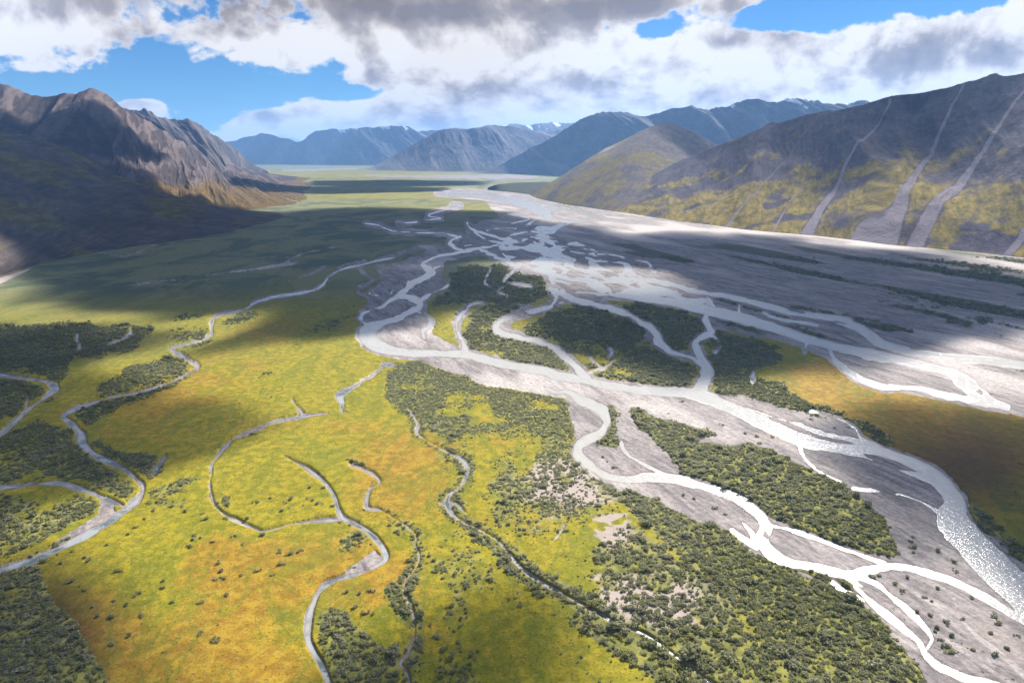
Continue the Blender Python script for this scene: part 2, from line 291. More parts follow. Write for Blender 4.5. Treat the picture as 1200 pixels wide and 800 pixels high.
# willow scrub: polygon, density
SHRUB = [
 (.78, [(455,432),(478,420),(520,434),(560,449),(640,464),(668,470),(668,500),(600,500),(560,470),(545,520),(520,520),(490,505),(466,488),(453,466)]),
 (.62, [(545,500),(668,480),(674,530),(690,556),(640,640),(560,620),(552,580),(556,550),(530,530)]),
 (.5, [(600,535),(675,530),(700,556),(740,580),(760,640),(740,700),(650,660),(610,600)]),
 (.95, [(745,572),(800,597),(838,610),(880,645),(925,668),(985,690),(1035,730),(1075,772),(1095,820),(960,820),(900,760),(830,690),(760,620),(725,580)]),
 (.8, [(740,600),(830,690),(960,820),(820,830),(700,720),(640,660),(700,640)]),
 (.9, [(540,610),(600,650),(680,705),(760,745),(830,795),(850,830),(800,830),(700,760),(640,715),(580,660),(545,625)]),
 (.45, [(490,650),(545,615),(600,665),(640,715),(560,700),(540,690),(560,740),(570,810),(500,810),(490,760),(530,700)]),
 (.5, [(570,690),(640,712),(720,770),(780,830),(720,830),(640,760)]),
 (.97, [(733,472),(770,486),(800,495),(870,517),(935,545),(985,567),(1012,584),(1042,612),(1054,650),(1044,661),(1010,650),(960,630),(905,612),(880,590),(845,571),(805,556),(780,535),(762,520),(745,500)]),
 (.95, [(703,475),(727,480),(726,505),(725,520),(732,535),(688,522),(706,508),(714,494)]),
 (.55, [(496,362),(545,362),(537,378),(537,398),(500,385),(505,376)]),
 (.92, [(552,362),(600,355),(635,362),(600,369),(580,377),(578,390),(600,396),(640,405),(658,420),(668,437),(620,428),(560,415),(548,407),(542,385)]),
 (.9, [(605,388),(640,370),(680,357),(705,360),(740,372),(760,386),(738,404),(745,412),(710,428),(690,420),(670,412),(640,398),(615,396)]),
 (.97, [(712,432),(735,412),(760,398),(792,420),(815,428),(818,442),(812,456),(780,452),(745,445)]),
 (.97, [(720,362),(745,358),(790,359),(822,372),(826,388),(812,400),(790,411),(775,396),(765,380)]),
 (.92, [(838,388),(880,397),(916,408),(914,422),(885,440),(925,452),(950,480),(905,473),(840,461),(836,440),(828,420),(822,405)]),
 (.97, [(835,455),(870,440),(905,450),(955,475),(1000,490),(1050,510),(1040,520),(1000,500),(940,482),(890,472)]),
 (.97, [(545,310),(590,312),(635,325),(645,350),(620,362),(560,352),(520,352),(500,358),(530,337),(525,318)]),
 (.97, [(905,352),(960,360),(1020,365),(1095,392),(1080,397),(1010,380),(940,367)]), (.9, [(865,355),(890,362),(935,368),(925,373),(880,366)]),
 (.8, [(1095,368),(1140,382),(1200,402),(1300,425),(1300,445),(1200,412),(1150,398),(1100,376)]), (.9, [(1158,411),(1200,420),(1240,430),(1200,425),(1160,417)]), (.8, [(1055,427),(1090,433),(1122,446),(1090,444)]),
 (.7, [(1005,345),(1060,350),(1120,365),(1200,375),(1200,382),(1110,374),(1040,360)]), (.7, [(985,286),(1100,300),(1200,310),(1300,325),(1300,360),(1200,350),(1100,320)]),
 (.95, [(1128,596),(1140,590),(1165,615),(1200,640),(1300,720),(1300,745),(1200,665),(1160,632)]),
 (.93, [(-160,440),(0,445),(55,452),(55,462),(35,476),(0,500),(-160,600)]), (.95, [(-160,375),(60,378),(190,385),(150,408),(80,420),(75,460),(60,445),(0,436),(-160,430)]),
 (.85, [(0,515),(40,485),(72,492),(88,515),(105,540),(160,572),(150,588),(120,580),(60,562),(0,568),(-160,590),(-160,545)]),
 (.85, [(-160,580),(0,577),(60,572),(115,590),(112,605),(75,628),(30,655),(-160,690)]),
 (.93, [(75,478),(140,466),(225,432),(200,455),(110,492),(105,505),(130,530),(185,535),(190,550),(175,565),(150,552),(110,528),(100,500)]),
 (.85, [(150,432),(210,418),(225,432),(150,462),(100,472)]),
 (.93, [(-160,690),(0,676),(45,664),(62,690),(78,720),(100,745),(120,780),(130,830),(-160,830)]),
 (.6, [(200,370),(248,375),(245,398),(180,398)]), (.75, [(252,385),(275,370),(312,366),(300,378),(262,392)]),
 (.8, [(245,570),(262,575),(268,600),(280,608),(255,600)]), (.45, [(170,575),(245,570),(250,590),(200,600),(170,600)]), (.6, [(235,560),(180,575),(175,590),(240,580)]),
 (.75, [(395,625),(415,618),(440,635),(445,648),(420,662),(398,672),(375,680),(395,650)]), (.8, [(375,700),(400,715),(420,735),(445,755),(478,765),(470,810),(390,810),(368,740)]),
 (.8, [(445,686),(480,672),(492,640),(500,655),(490,690),(468,695),(480,715),(490,740),(494,800),(486,800),(480,735),(455,710)]),
 (.6, [(425,595),(450,602),(485,632),(470,635),(440,615)]), (.7, [(505,525),(530,535),(545,550),(540,570),(525,580),(520,560)]),
 (.35, [(310,600),(380,575),(390,600),(340,612)]), (.35, [(290,600),(330,608),(320,616),(300,614)]),
 (.5, [(340,385),(405,370),(400,385),(350,400)]), (.45, [(395,355),(440,345),(425,370),(390,375)]),
]
SHRUB_LINE = [  # bushes along the small water courses: points, width, density
 ([(246,548),(250,575),(262,600),(300,618),(345,611),(390,606)], 8, .45), ([(355,546),(380,562),(392,585),(400,606)], 8, .35),
 ([(552,560),(545,575),(532,592),(545,612),(570,624),(600,650),(640,684)], 14, .8), ([(640,686),(700,716),(760,745),(830,797)], 24, .9),
 ([(350,478),(360,487),(395,484)], 5, .6), ([(430,447),(452,428)], 5, .7), ([(310,415),(345,408),(390,395)], 5, .5), ([(305,440),(330,437),(365,440)], 5, .5),
 ([(490,655),(470,690),(486,720),(488,760),(478,800)], 14, .85), ([(486,630),(492,650)], 10, .8), ([(478,487),(495,510),(530,530)], 8, .5),
 ([(735,690),(800,727),(860,752),(915,800)], 6, .8), ([(905,660),(940,668),(960,676),(985,690)], 9, .9), ([(973,672),(985,680),(1000,692)], 6, .95),
 ([(1180,702),(1190,706),(1205,714)], 8, 1.0), ([(240,490),(255,520)], 14, .25), ([(230,440),(250,480)], 12, .3), ([(440,690),(400,700),(380,720)], 10, .5),
]
LONE = [(140,671),(82,685),(98,694),(109,713),(135,706),(148,711),(161,698),(134,725),(115,724),(164,724),(151,746),(131,757),(192,682),(192,690),(100,655),(104,659),(85,648),(72,662),(126,640),(228,630),(236,632),(248,637),(266,699),(331,663),(284,676),(303,671),(258,679),(264,680),(237,707),(203,707),(235,745),(250,752),(256,753),(217,601),(237,604),(240,611),(213,595),(227,634),(222,642),(329,648),(354,647),(351,648),(339,652),(251,681),(257,661),(259,671),(320,676),(306,628),(308,629),(363,573),(341,586),(344,584),(360,585),(367,588),(372,592),(335,590),(416,714),(422,698),(429,721),(436,695),(437,722),(405,697),(404,722),(512,671),(520,660),(505,735),(512,748),(520,762),(533,741),(540,735),(538,755),(530,770),(551,780),(545,790),(528,790),(560,765),(517,795),(380,573),(316,585),(300,590),(290,610),(330,600),(200,580),(190,590),(180,600),(170,610),(160,620),(150,628),(265,610),(275,630),(285,640),(1116,658),(1119,669),(1070,630),(1069,642),(1070,648),(1069,635),(1099,646),(1153,672),(1172,690),(1184,703),(1190,706),(1196,708),(1075,717),(1056,693),(1050,685),(1030,675),(1022,676),(1033,684),(1063,677),(1084,700),(1092,705),(1098,690),(1120,685),(1128,726),(1166,722),(1170,730),(1191,745),(1140,762),(1092,722),(1098,736),(1101,750),(1107,758),(1112,765),(1095,740),(1115,745),(1108,730),(1138,700),(1160,742),(1165,768),(1180,760),(800,580),(813,584),(838,596),(850,603),(700,522),(706,536),(712,541),(720,548),(798,471),(846,498),(873,508),(887,512),(905,512),(890,520),(886,525),(950,492),(978,502),(955,506),(922,492),(935,478),(866,487)]
# ------------------------------------------------------------------ materials
def dist_fade(q, near, far):   # detail that is finer than the eye resolves is left out far away (by place, not by viewer)
    pos = q.n('ShaderNodeNewGeometry').outputs['Position']
    ln = q.n('ShaderNodeVectorMath', {0: pos}, operation='LENGTH').outputs['Value']
    return pos, q.step(ln, near, far, 1.0, 0.0)

def make_ground_mat():
    m, q, out = new_mat('valley_floor')
    pos, nearf = dist_fade(q, 800, 3600)
    a = q.n('ShaderNodeSeparateColor', {0: q.attr('zone_a').outputs['Color']})
    b = q.n('ShaderNodeSeparateColor', {0: q.attr('zone_b').outputs['Color']})
    gravel, shrub, orange = a.outputs[0], a.outputs[1], a.outputs[2]
    pale, olive, brown = b.outputs[0], b.outputs[1], b.outputs[2]
    tone = q.attr('tone').outputs['Fac']
    n_big = q.noise(pos, .018, 5, .6)
    n_mid = q.noise(pos, .11, 5, .65)
    n_fine = q.noise(pos, .55, 4, .7)
    n_str = q.noise(pos, .33, 4, .7, .4)
    fl = q.n('ShaderNodeMapping', {'Vector': pos, 'Rotation': (0, 0, R(-24))}).outputs[0]
    # tundra
    green = q.mix(q.step(n_mid, .36, .64), C(0.174, 0.1601, 0.00696), C(0.3132, 0.2552, 0.0116))
    gold = q.mix(q.step(n_mid, .36, .64), C(.235, .128, .012), C(.345, .225, .020))
    of = q.math('ADD', orange, q.math('ADD', q.math('MULTIPLY', q.math('SUBTRACT', n_big, .5), 1.5), q.math('MULTIPLY', q.math('SUBTRACT', n_mid, .5), 1.1)))
    tundra = q.mix(q.step(of, .15, .85), green, gold)
    swale = q.noise(q.vscale(pos, (.012, .004, .01), R(20)), 1.0, 5, .6, 1.2)
    tundra = q.mix(q.math('MULTIPLY', q.step(q.math('ABSOLUTE', q.math('SUBTRACT', swale, .5)), .045, .0), .55), tundra, C(0.114, 0.1444, 0.0076))
    vein = q.noise(pos, .026, 3, .5, .8)
    tundra = q.mix(q.math('MULTIPLY', q.step(q.math('ABSOLUTE', q.math('SUBTRACT', vein, .5)), .016, .003), .5), tundra, C(.09, .12, .012))
    tundra = q.mix(q.math('MULTIPLY', q.step(n_fine, .52, .66), q.math('MULTIPLY', nearf, .85)), tundra, C(0.0798, 0.076, 0.01064))
    tundra = q.mix(q.math('MULTIPLY', q.step(n_str, .54, .68), q.math('MULTIPLY', nearf, .5)), tundra, C(0.3496, 0.2812, 0.076))
    tundra = q.mix(q.math('MULTIPLY', brown, .9), tundra, q.mix(n_mid, C(0.0532, 0.0266, 0.01064), C(0.0988, 0.0494, 0.019)))
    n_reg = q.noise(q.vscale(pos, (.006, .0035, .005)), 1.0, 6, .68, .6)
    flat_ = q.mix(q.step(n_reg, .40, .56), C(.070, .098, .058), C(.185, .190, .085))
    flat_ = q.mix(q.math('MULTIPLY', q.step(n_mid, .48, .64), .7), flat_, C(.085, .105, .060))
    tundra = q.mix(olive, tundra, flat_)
    # ground under the willow scrub
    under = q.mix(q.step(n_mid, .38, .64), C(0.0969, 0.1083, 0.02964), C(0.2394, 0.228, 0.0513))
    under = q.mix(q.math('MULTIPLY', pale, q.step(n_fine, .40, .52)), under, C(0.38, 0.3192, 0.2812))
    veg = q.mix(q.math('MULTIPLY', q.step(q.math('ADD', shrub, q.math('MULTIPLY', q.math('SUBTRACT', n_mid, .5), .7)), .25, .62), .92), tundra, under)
    veg = q.mix(q.math('MULTIPLY', q.step(q.math('ADD', pale, q.math('MULTIPLY', q.math('SUBTRACT', n_mid, .5), .9)), .45, .8), .9), veg, C(0.3648, 0.304, 0.2736))
    # gravel
    flow = q.noise(q.vscale(fl, (.075, .014, .1)), 1.0, 7, .66, .8)
    flow2 = q.noise(q.vscale(fl, (.30, .05, .1)), 1.0, 5, .7, .5)
    gfine = q.math('MULTIPLY', q.step(flow2, .38, .64, .88, 1.12), q.step(q.noise(pos, .22, 5, .7), .34, .66, .80, 1.22))
    stones = q.noise(pos, 1.3, 4, .75)
    gcol = q.mix(q.step(flow, .36, .64), C(0.1458, 0.1298, 0.1311), C(0.3061, 0.2732, 0.2623))
    gcol = q.mix(q.math('MULTIPLY', q.step(n_big, .5, .68), .6), gcol, C(0.3206, 0.2696, 0.2404))
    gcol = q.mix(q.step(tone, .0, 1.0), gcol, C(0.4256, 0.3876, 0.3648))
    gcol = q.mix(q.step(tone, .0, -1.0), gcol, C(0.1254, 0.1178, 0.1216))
    gcol = q.mix(q.math('MULTIPLY', q.step(stones, .50, .75), q.math('MULTIPLY', nearf, .5)), gcol, C(0.38, 0.3496, 0.3268))
    gcol = q.mix(q.math('MULTIPLY', q.step(stones, .46, .28), q.math('MULTIPLY', nearf, .45)), gcol, C(0.076, 0.0646, 0.0608))
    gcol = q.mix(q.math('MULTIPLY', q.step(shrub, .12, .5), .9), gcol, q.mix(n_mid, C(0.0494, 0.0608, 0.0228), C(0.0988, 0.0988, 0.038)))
    gf = q.step(q.math('ADD', gravel, q.math('MULTIPLY', q.math('SUBTRACT', n_mid, .5), .5)), .36, .62)
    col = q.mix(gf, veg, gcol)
    col = q.mix(gf, col, q.mul(col, q.n('ShaderNodeCombineColor', {0: gfine, 1: gfine, 2: gfine}).outputs[0]))
    # wet margin just above the water
    z = q.n('ShaderNodeSeparateXYZ', {0: pos}).outputs[2]
    col = q.mul(col, C(.80, .78, .77), q.math('MULTIPLY', q.step(z, .16, .02), gf))
    hgt = q.math('ADD', q.math('MULTIPLY', n_fine, .7), q.math('MULTIPLY', n_mid, 1.6))
    bump = q.n('ShaderNodeBump', {'Height': q.math('MULTIPLY', hgt, q.math('ADD', q.math('MULTIPLY', nearf, .85), .15)), 'Strength': .55, 'Distance': 1.0})
    p = q.n('ShaderNodeBsdfPrincipled', {'Base Color': col, 'Roughness': .9, 'Specular IOR Level': .15, 'Normal': bump.outputs[0]})
    q.t.links.new(p.outputs[0], out.inputs[0])
    return m

def make_water_mat(name, milk, bed):
    m, q, out = new_mat(name)
    pos, nearf = dist_fade(q, 600, 3000)
    n1 = q.noise(q.vscale(pos, (.35, .35, .35)), 1.0, 4, .7, .4)
    fl = q.n('ShaderNodeMapping', {'Vector': pos, 'Rotation': (0, 0, R(-20))}).outputs[0]
    n2 = q.noise(q.vscale(fl, (.16, .03, .05)), 1.0, 6, .65, .8)
    col = q.mix(q.step(n2, .3, .7), milk, tuple(min(1, c * 1.14) for c in milk[:3]) + (1,))
    col = q.mix(q.math('MULTIPLY', q.step(n1, .58, .74), .4), col, C(.58, .575, .545))
    if 'brook' in name:
        pool = q.noise(pos, .035, 4, .6)
        col = q.mix(q.step(pool, .42, .60), col, C(.085, .115, .125))
    dep = q.attr('depth').outputs['Fac']
    shoal = q.step(q.math('ADD', dep, q.math('MULTIPLY', q.math('SUBTRACT', n2, .5), .5)), .0, .34)
    col = q.mix(shoal, bed, col)
    bump = q.n('ShaderNodeBump', {'Height': q.math('ADD', n1, q.math('MULTIPLY', n2, .5)), 'Strength': .6, 'Distance': .6})
    p = q.n('ShaderNodeBsdfPrincipled', {'Base Color': col, 'Roughness': q.math('MULTIPLY_ADD', shoal, -.24, .36), 'IOR': 1.333, 'Specular IOR Level': .6, 'Normal': bump.outputs[0]})
    q.t.links.new(p.outputs[0], out.inputs[0])
    return m

# ------------------------------------------------------------------ the valley floor
xs = np.concatenate([np.arange(-900, -160, 10.), np.arange(-160, 1360, 1.), np.arange(1360, 2101, 10.)])
ys = np.concatenate([np.arange(188, 200, .4), np.arange(200, 260, .6), np.arange(260, 822, 1.), np.arange(822, 1400, 12.)])
PX, PY = np.meshgrid(xs, ys)
GX, GY = ground(PX, PY)
nr, nc = PX.shape
MPP = np.maximum(np.hypot(np.gradient(GX, axis=1) / np.gradient(xs)[None, :], 0), 0.05) * np.ones_like(PX)   # metres per survey point, across
MPPY = np.abs(np.gradient(GY, axis=0) / np.gradient(ys)[:, None])
MM = np.sqrt(MPP * MPPY)

def strokes_field(strokes, base=None, grow=12):
    Fd = np.full(PX.shape, -grow * 1.0, np.float32) if base is None else base
    for st in strokes:
        P = catmull(st, 5)
        for (x0, y0, w0), (x1, y1, w1) in zip(P[:-1], P[1:]):
            rr = max(w0, w1) / 2 + grow
            c0, c1 = np.searchsorted(xs, [min(x0, x1) - rr, max(x0, x1) + rr])
            r0, r1 = np.searchsorted(ys, [min(y0, y1) - rr, max(y0, y1) + rr])
            if c0 == c1 or r0 == r1: continue
            sx, sy = PX[r0:r1, c0:c1] - x0, PY[r0:r1, c0:c1] - y0
            dx, dy = x1 - x0, y1 - y0
            t = np.clip((sx * dx + sy * dy) / (dx * dx + dy * dy + 1e-9), 0, 1)
            d = (w0 + (w1 - w0) * t) / 2 - np.hypot(sx - t * dx, sy - t * dy)
            np.maximum(Fd[r0:r1, c0:c1], d, out=Fd[r0:r1, c0:c1])
    return Fd

def poly_mask(poly, warp=None, wamp=0.0):
    P = np.array(poly, float)
    x = PX if warp is None else PX + warp[0] * wamp
    y = PY if warp is None else PY + warp[1] * wamp
    c0, c1 = np.searchsorted(xs, [P[:, 0].min() - wamp * 2 - 1, P[:, 0].max() + wamp * 2 + 1])
    r0, r1 = np.searchsorted(ys, [P[:, 1].min() - wamp * 2 - 1, P[:, 1].max() + wamp * 2 + 1])
    M = np.zeros(PX.shape, bool)
    x, y = x[r0:r1, c0:c1], y[r0:r1, c0:c1]
    ins = np.zeros(x.shape, bool)
    for (x0, y0), (x1, y1) in zip(P, np.roll(P, -1, 0)):
        if y0 == y1: continue
        hit = ((y0 > y) != (y1 > y)) & (x < (x1 - x0) * (y - y0) / (y1 - y0) + x0)
        ins ^= hit
    M[r0:r1, c0:c1] = ins
    return M

def poly_edge(poly, grow=10):          # signed distance to the outline, survey points
    P = list(poly) + [poly[0]]
    d = -strokes_field([], None, grow)
    Fd = np.full(PX.shape, -grow * 1.0, np.float32)
    for (x0, y0), (x1, y1) in zip(P[:-1], P[1:]):
        c0, c1 = np.searchsorted(xs, [min(x0, x1) - grow, max(x0, x1) + grow]); r0, r1 = np.searchsorted(ys, [min(y0, y1) - grow, max(y0, y1) + grow])
        if c0 == c1 or r0 == r1: continue
        sx, sy = PX[r0:r1, c0:c1] - x0, PY[r0:r1, c0:c1] - y0
        dx, dy = x1 - x0, y1 - y0
        t = np.clip((sx * dx + sy * dy) / (dx * dx + dy * dy + 1e-9), 0, 1)
        np.maximum(Fd[r0:r1, c0:c1], -np.hypot(sx - t * dx, sy - t * dy), out=Fd[r0:r1, c0:c1])
    ins = poly_mask(poly)
    return np.where(ins, -Fd, Fd)

def blur(a, k):
    a = a.astype(np.float32)
    for ax in (0, 1):
        for _ in range(2):
            c = np.cumsum(np.pad(a, [(k + 1, k) if i == ax else (0, 0) for i in (0, 1)], mode='edge'), axis=ax, dtype=np.float64)
            a = ((np.take(c, range(2 * k + 1, c.shape[ax]), ax) - np.take(c, range(0, c.shape[ax] - 2 * k - 1), ax)) / (2 * k + 1)).astype(np.float32)
    return a

def soft(spots):
    a = np.zeros(PX.shape, np.float32)
    for x, y, rx, ry, w in spots:
        a += w * np.exp(-((PX - x) / rx) ** 2 - ((PY - y) / ry) ** 2)
    return a

WX = fbm(GX, GY, 160, 5, 3, .6, MM); WY = fbm(GX, GY, 160, 5, 91, .6, MM)
NE = fbm(GX, GY, 60, 4, 11, .6, MM)

# water fields
thin = lambda y: .62 + .38 * min(1, max(0, (y - 300) / 90))
Friv = strokes_field([[(x, y, max(1.3, wd * (thin(y) if 225 < y else 1))) for x, y, wd in st] for st in RIVER])
Fbr = poly_edge(BRAID)
for b in BARS[:]:
    cx = sum(p[0] for p in b) / len(b); cy = sum(p[1] for p in b) / len(b)
    e = poly_edge(b)
    if 560 < cx < 760 and cy < 350:
        Fbr = np.minimum(Fbr, -e)
# fine braiding inside the widest reach: thin bars drawn out along the flow
ca, sa = math.cos(R(-112)), math.sin(R(-112))
flowc = (GX * ca - GY * sa, GX * sa + GY * ca)
br = ridged(flowc[0] / 420 + WX * .6, flowc[1] / 110 + WY * .4, 5, 3)
br2 = ridged(flowc[0] / 170 - WX * .5, flowc[1] / 52 + WY * .5, 8, 2)
Fbr = np.minimum(Fbr, (np.maximum(br * 1.0, br2 * .93) - .56) * 12)
Friv = np.maximum(Friv, Fbr)
for b in BARS:
    cx = sum(p[0] for p in b) / len(b); cy = sum(p[1] for p in b) / len(b)
    if not (560 < cx < 760 and cy < 350):
        Friv = np.minimum(Friv, -poly_edge(b))
jit = np.clip(NE * 2.0 + fbm(GX, GY, 28, 3, 13, .6, MM) * 1.0, -2.6, 2.6) * sstep(215, 300, PY) * np.where(PY > 450, 1.25, 1.0)
Friv = Friv + np.where(Friv > -8, jit, 0)
def taper(st):
    P = [list(p) for p in st]
    for p in P: p[2] *= rng.uniform(.55, 1.3)
    for a, b in ((0, 1), (-1, -2)):
        if -10 < P[a][0] < 1210 and P[a][1] < 798 and P[a][2] < 6:
            dx, dy = P[a][0] - P[b][0], P[a][1] - P[b][1]; n_ = math.hypot(dx, dy) + 1e-6
            P.insert(0, [P[0][0] + dx / n_ * 9, P[0][1] + dy / n_ * 7, .2]) if a == 0 else P.append([P[-1][0] + dx / n_ * 9, P[-1][1] + dy / n_ * 7, .2])
    return P
NL = fbm(GX, GY, 34, 3, 15, .6, MM)
FS = {}
for k, v in STREAMS.items():
    sc_ = .62 if k != 'creek' else .74
    FS[k] = strokes_field([[(x, y, max(.5, wd * sc_)) for x, y, wd in taper(st)] for st in v[0]]) + np.clip(NE * .8 + NL * .6, -.75, 1.4) * sstep(300, 420, PY)
FP = [strokes_field(v[0]) + np.clip(NE * .9, -.9, .9) for v in PONDS]
Fall = np.maximum.reduce([Friv] + list(FS.values()) + FP)

# zones
warp = (WX, WY)
Gm = np.zeros(PX.shape, np.float32)
for p in GRAVEL:
    Gm = np.maximum(Gm, poly_mask(p, warp, 4.0))
corr = poly_mask([(660,462),(830,462),(940,512),(1060,545),(1106,568),(1128,596),(1140,606),(1180,638),(1300,735),(1500,950),(1000,950),(900,700),(760,600),(690,560)])
Gm = np.maximum(Gm, corr * sstep(-26, -12, Friv))
wash = strokes_field([[(x, y, wd * .8) for x, y, wd in taper(st)] for st in WASH], None, 8) + NE * 1.6
Gm = np.maximum(Gm, (wash > 0))
Gm = np.maximum(Gm, sstep(-5, -1.5, Friv + NE * 2))                 # a rim of gravel along every river channel
for F_ in list(FS.values()) + FP: Gm = np.maximum(Gm, sstep(-2.6, -.8, F_ + NE * 1.6 + NL * 1.2 - .2) * .85)
Gm = blur(Gm, 1)
RAG = fbm(GX, GY, 30, 3, 19, .6, MM)
Sm = np.zeros(PX.shape, np.float32)
for d, p in SHRUB:
    mk = poly_mask(p, warp, 9.0)
    r0_, r1_ = np.searchsorted(ys, [min(a[1] for a in p) - 16, max(a[1] for a in p) + 16]); c0_, c1_ = np.searchsorted(xs, [min(a[0] for a in p) - 16, max(a[0] for a in p) + 16])
    sl_ = (slice(r0_, r1_), slice(c0_, c1_))
    Sm[sl_] = np.maximum(Sm[sl_], d * sstep(.22, .80, blur(mk[sl_], 6) + NE[sl_] * .30 + RAG[sl_] * .25))
for pts, w, d in SHRUB_LINE:
    Sm = np.maximum(Sm, d * sstep(-2, 2, strokes_field([[(x, y, w) for x, y in pts]], None, 8) + NE * 3))
for F_ in FS.values():
    Sm = np.maximum(Sm, .62 * sstep(-9, -3.5, F_) * sstep(.02, .35, fbm(GX, GY, 70, 3, 47, .55, MM)) * sstep(330, 400, PY))
patchy = fbm(GX, GY, 90, 4, 44, .55, MM)
Sm = Sm * np.where(Sm < .9, sstep(-.45, .25, patchy + (Sm - .6) * 1.2), sstep(-.8, -.35, patchy))
# willow streaks on the far gravel plain, drawn out down the valley
fs = fbm(flowc[0] / 6, flowc[1], 120, 4, 71, .55, MM)
plain = poly_mask(GRAVEL[0]) * sstep(640, 760, PX)
Sm = np.maximum(Sm, plain * sstep(.12, .5, fs) * .75 * sstep(248, 285, PY))
Sm = np.where(plain > 0, Sm * sstep(-.3, .3, fs + RAG * .3), Sm)
gb = blur(Gm, 6)
Sm = np.maximum(Sm, .72 * sstep(.03, .2, gb) * (Gm < .35) * (PX > 470) * (PY > 425) * (1 - np.clip(soft([(960, 450, 130, 45, 2), (1120, 520, 150, 70, 2)]), 0, 1)))
Sm = blur(Sm, 1)
water_near = sstep(-3.0, -.4, Fall)
Sm = Sm * (1 - water_near)
Gm = Gm * (1 - sstep(.45, .8, Sm) * .93 * (1 - plain))
orange = soft([(445, 565, 80, 45, .9), (460, 520, 60, 30, .5), (300, 655, 90, 50, .85), (210, 720, 120, 70, .75), (130, 760, 60, 60, .6), (160, 480, 90, 45, .8), (310, 390, 70, 20, .5), (420, 690, 60, 50, .9), (610, 760, 80, 50, .5), (1000, 460, 110, 40, 1.3), (1100, 520, 140, 70, 1.1), (300, 345, 120, 14, .5), (340, 500, 90, 12, .4), (250, 440, 40, 25, .5), (90, 380, 90, 16, .2), (290, 800, 120, 40, .7), (590, 500, 40, 40, .35), (500, 720, 40, 60, .6)])
orange -= soft([(310, 575, 70, 35, .8), (390, 455, 80, 50, .25), (180, 650, 35, 60, .6), (100, 450, 40, 20, .5), (390, 540, 40, 40, .5), (420, 425, 40, 40, .6), (190, 690, 25, 80, .4), (920, 410, 40, 16, .9), (540, 700, 30, 40, .5), (600, 730, 60, 25, .4)])
orange = np.clip(orange + fbm(GX, GY, 220, 4, 61, .55, MM) * .45, -.3, 1.3)
pale = soft([(650, 560, 42, 26, .8), (690, 590, 45, 26, .65), (715, 625, 28, 25, .7), (730, 690, 60, 30, .6), (800, 700, 40, 24, .35), (760, 725, 60, 25, .5), (640, 590, 30, 30, .3), (815, 740, 20, 14, .4), (70, 730, 50, 40, .25), (1050, 760, 20, 30, .3), (608, 390, 22, 8, .5), (40, 600, 40, 20, .2)]) * (Sm > .02) * (Gm < .5)
pale = 1.5 * pale * sstep(-.35, .35, fbm(GX, GY, 40, 4, 81, .6, MM) + .1)
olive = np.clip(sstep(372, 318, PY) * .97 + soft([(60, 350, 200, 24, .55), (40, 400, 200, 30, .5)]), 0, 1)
olive = olive * (1 - .7 * sstep(.05, .5, fbm(GX / 3.5, GY, 900, 4, 63, .55)) * sstep(300, 200, PY)) * (1 - .75 * np.clip(soft([(360, 205, 300, 4.5, 1.0), (430, 228, 200, 6, .9), (560, 243, 120, 4, .8), (60, 352, 150, 12, .3)]), 0, 1))  # yellower bands paint in the sunlit stripes between cloud shadows
brown = soft([(50, 740, 70, 70, 1.1), (1130, 545, 110, 60, .9), (20, 800, 80, 60, .8)])
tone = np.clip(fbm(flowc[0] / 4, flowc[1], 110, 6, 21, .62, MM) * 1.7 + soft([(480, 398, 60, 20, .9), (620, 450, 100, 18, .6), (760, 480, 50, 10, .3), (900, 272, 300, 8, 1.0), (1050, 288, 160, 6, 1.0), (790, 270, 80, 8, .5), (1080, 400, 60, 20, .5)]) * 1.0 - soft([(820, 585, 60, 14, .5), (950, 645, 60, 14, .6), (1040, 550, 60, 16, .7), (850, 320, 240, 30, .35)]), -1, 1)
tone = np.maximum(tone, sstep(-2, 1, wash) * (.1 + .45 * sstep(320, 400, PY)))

# relief: banks above the water level at z = 0, beds below it
ZB = 1.55 + .5 * NE + .5 * fbm(GX, GY, 120, 3, 33, .5, MM)
ZG = .42 + .22 * NE
rough_g = fbm(flowc[0] / 3.2, flowc[1], 46, 5, 37, .6, MM)
bank = ZG * Gm + ZB * (1 - Gm)
slope_k = np.where(Gm > .4, .075, 1.3)
Z = np.clip(-Fall * np.clip(MPP, .3, 3.0) * slope_k, -1.5, np.clip(bank, .25, 2.0))
Z = Z + np.where(Z < .6, 1, .3) * rough_g * .20 * Gm * sstep(-14, -1, -np.abs(Fall) * 1.0) * sstep(260, 330, PY)
ZGRID = Z
co = np.stack([GX, GY, Z], -1).reshape(-1, 3)
gq = grid_quads(nr, nc)
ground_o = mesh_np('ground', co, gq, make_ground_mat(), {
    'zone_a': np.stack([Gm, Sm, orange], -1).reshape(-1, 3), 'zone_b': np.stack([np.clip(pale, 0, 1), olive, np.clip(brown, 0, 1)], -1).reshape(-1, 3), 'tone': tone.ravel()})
tag(ground_o, 'broad valley floor of golden tundra, willow flats and grey gravel bars', 'ground', kind='structure')

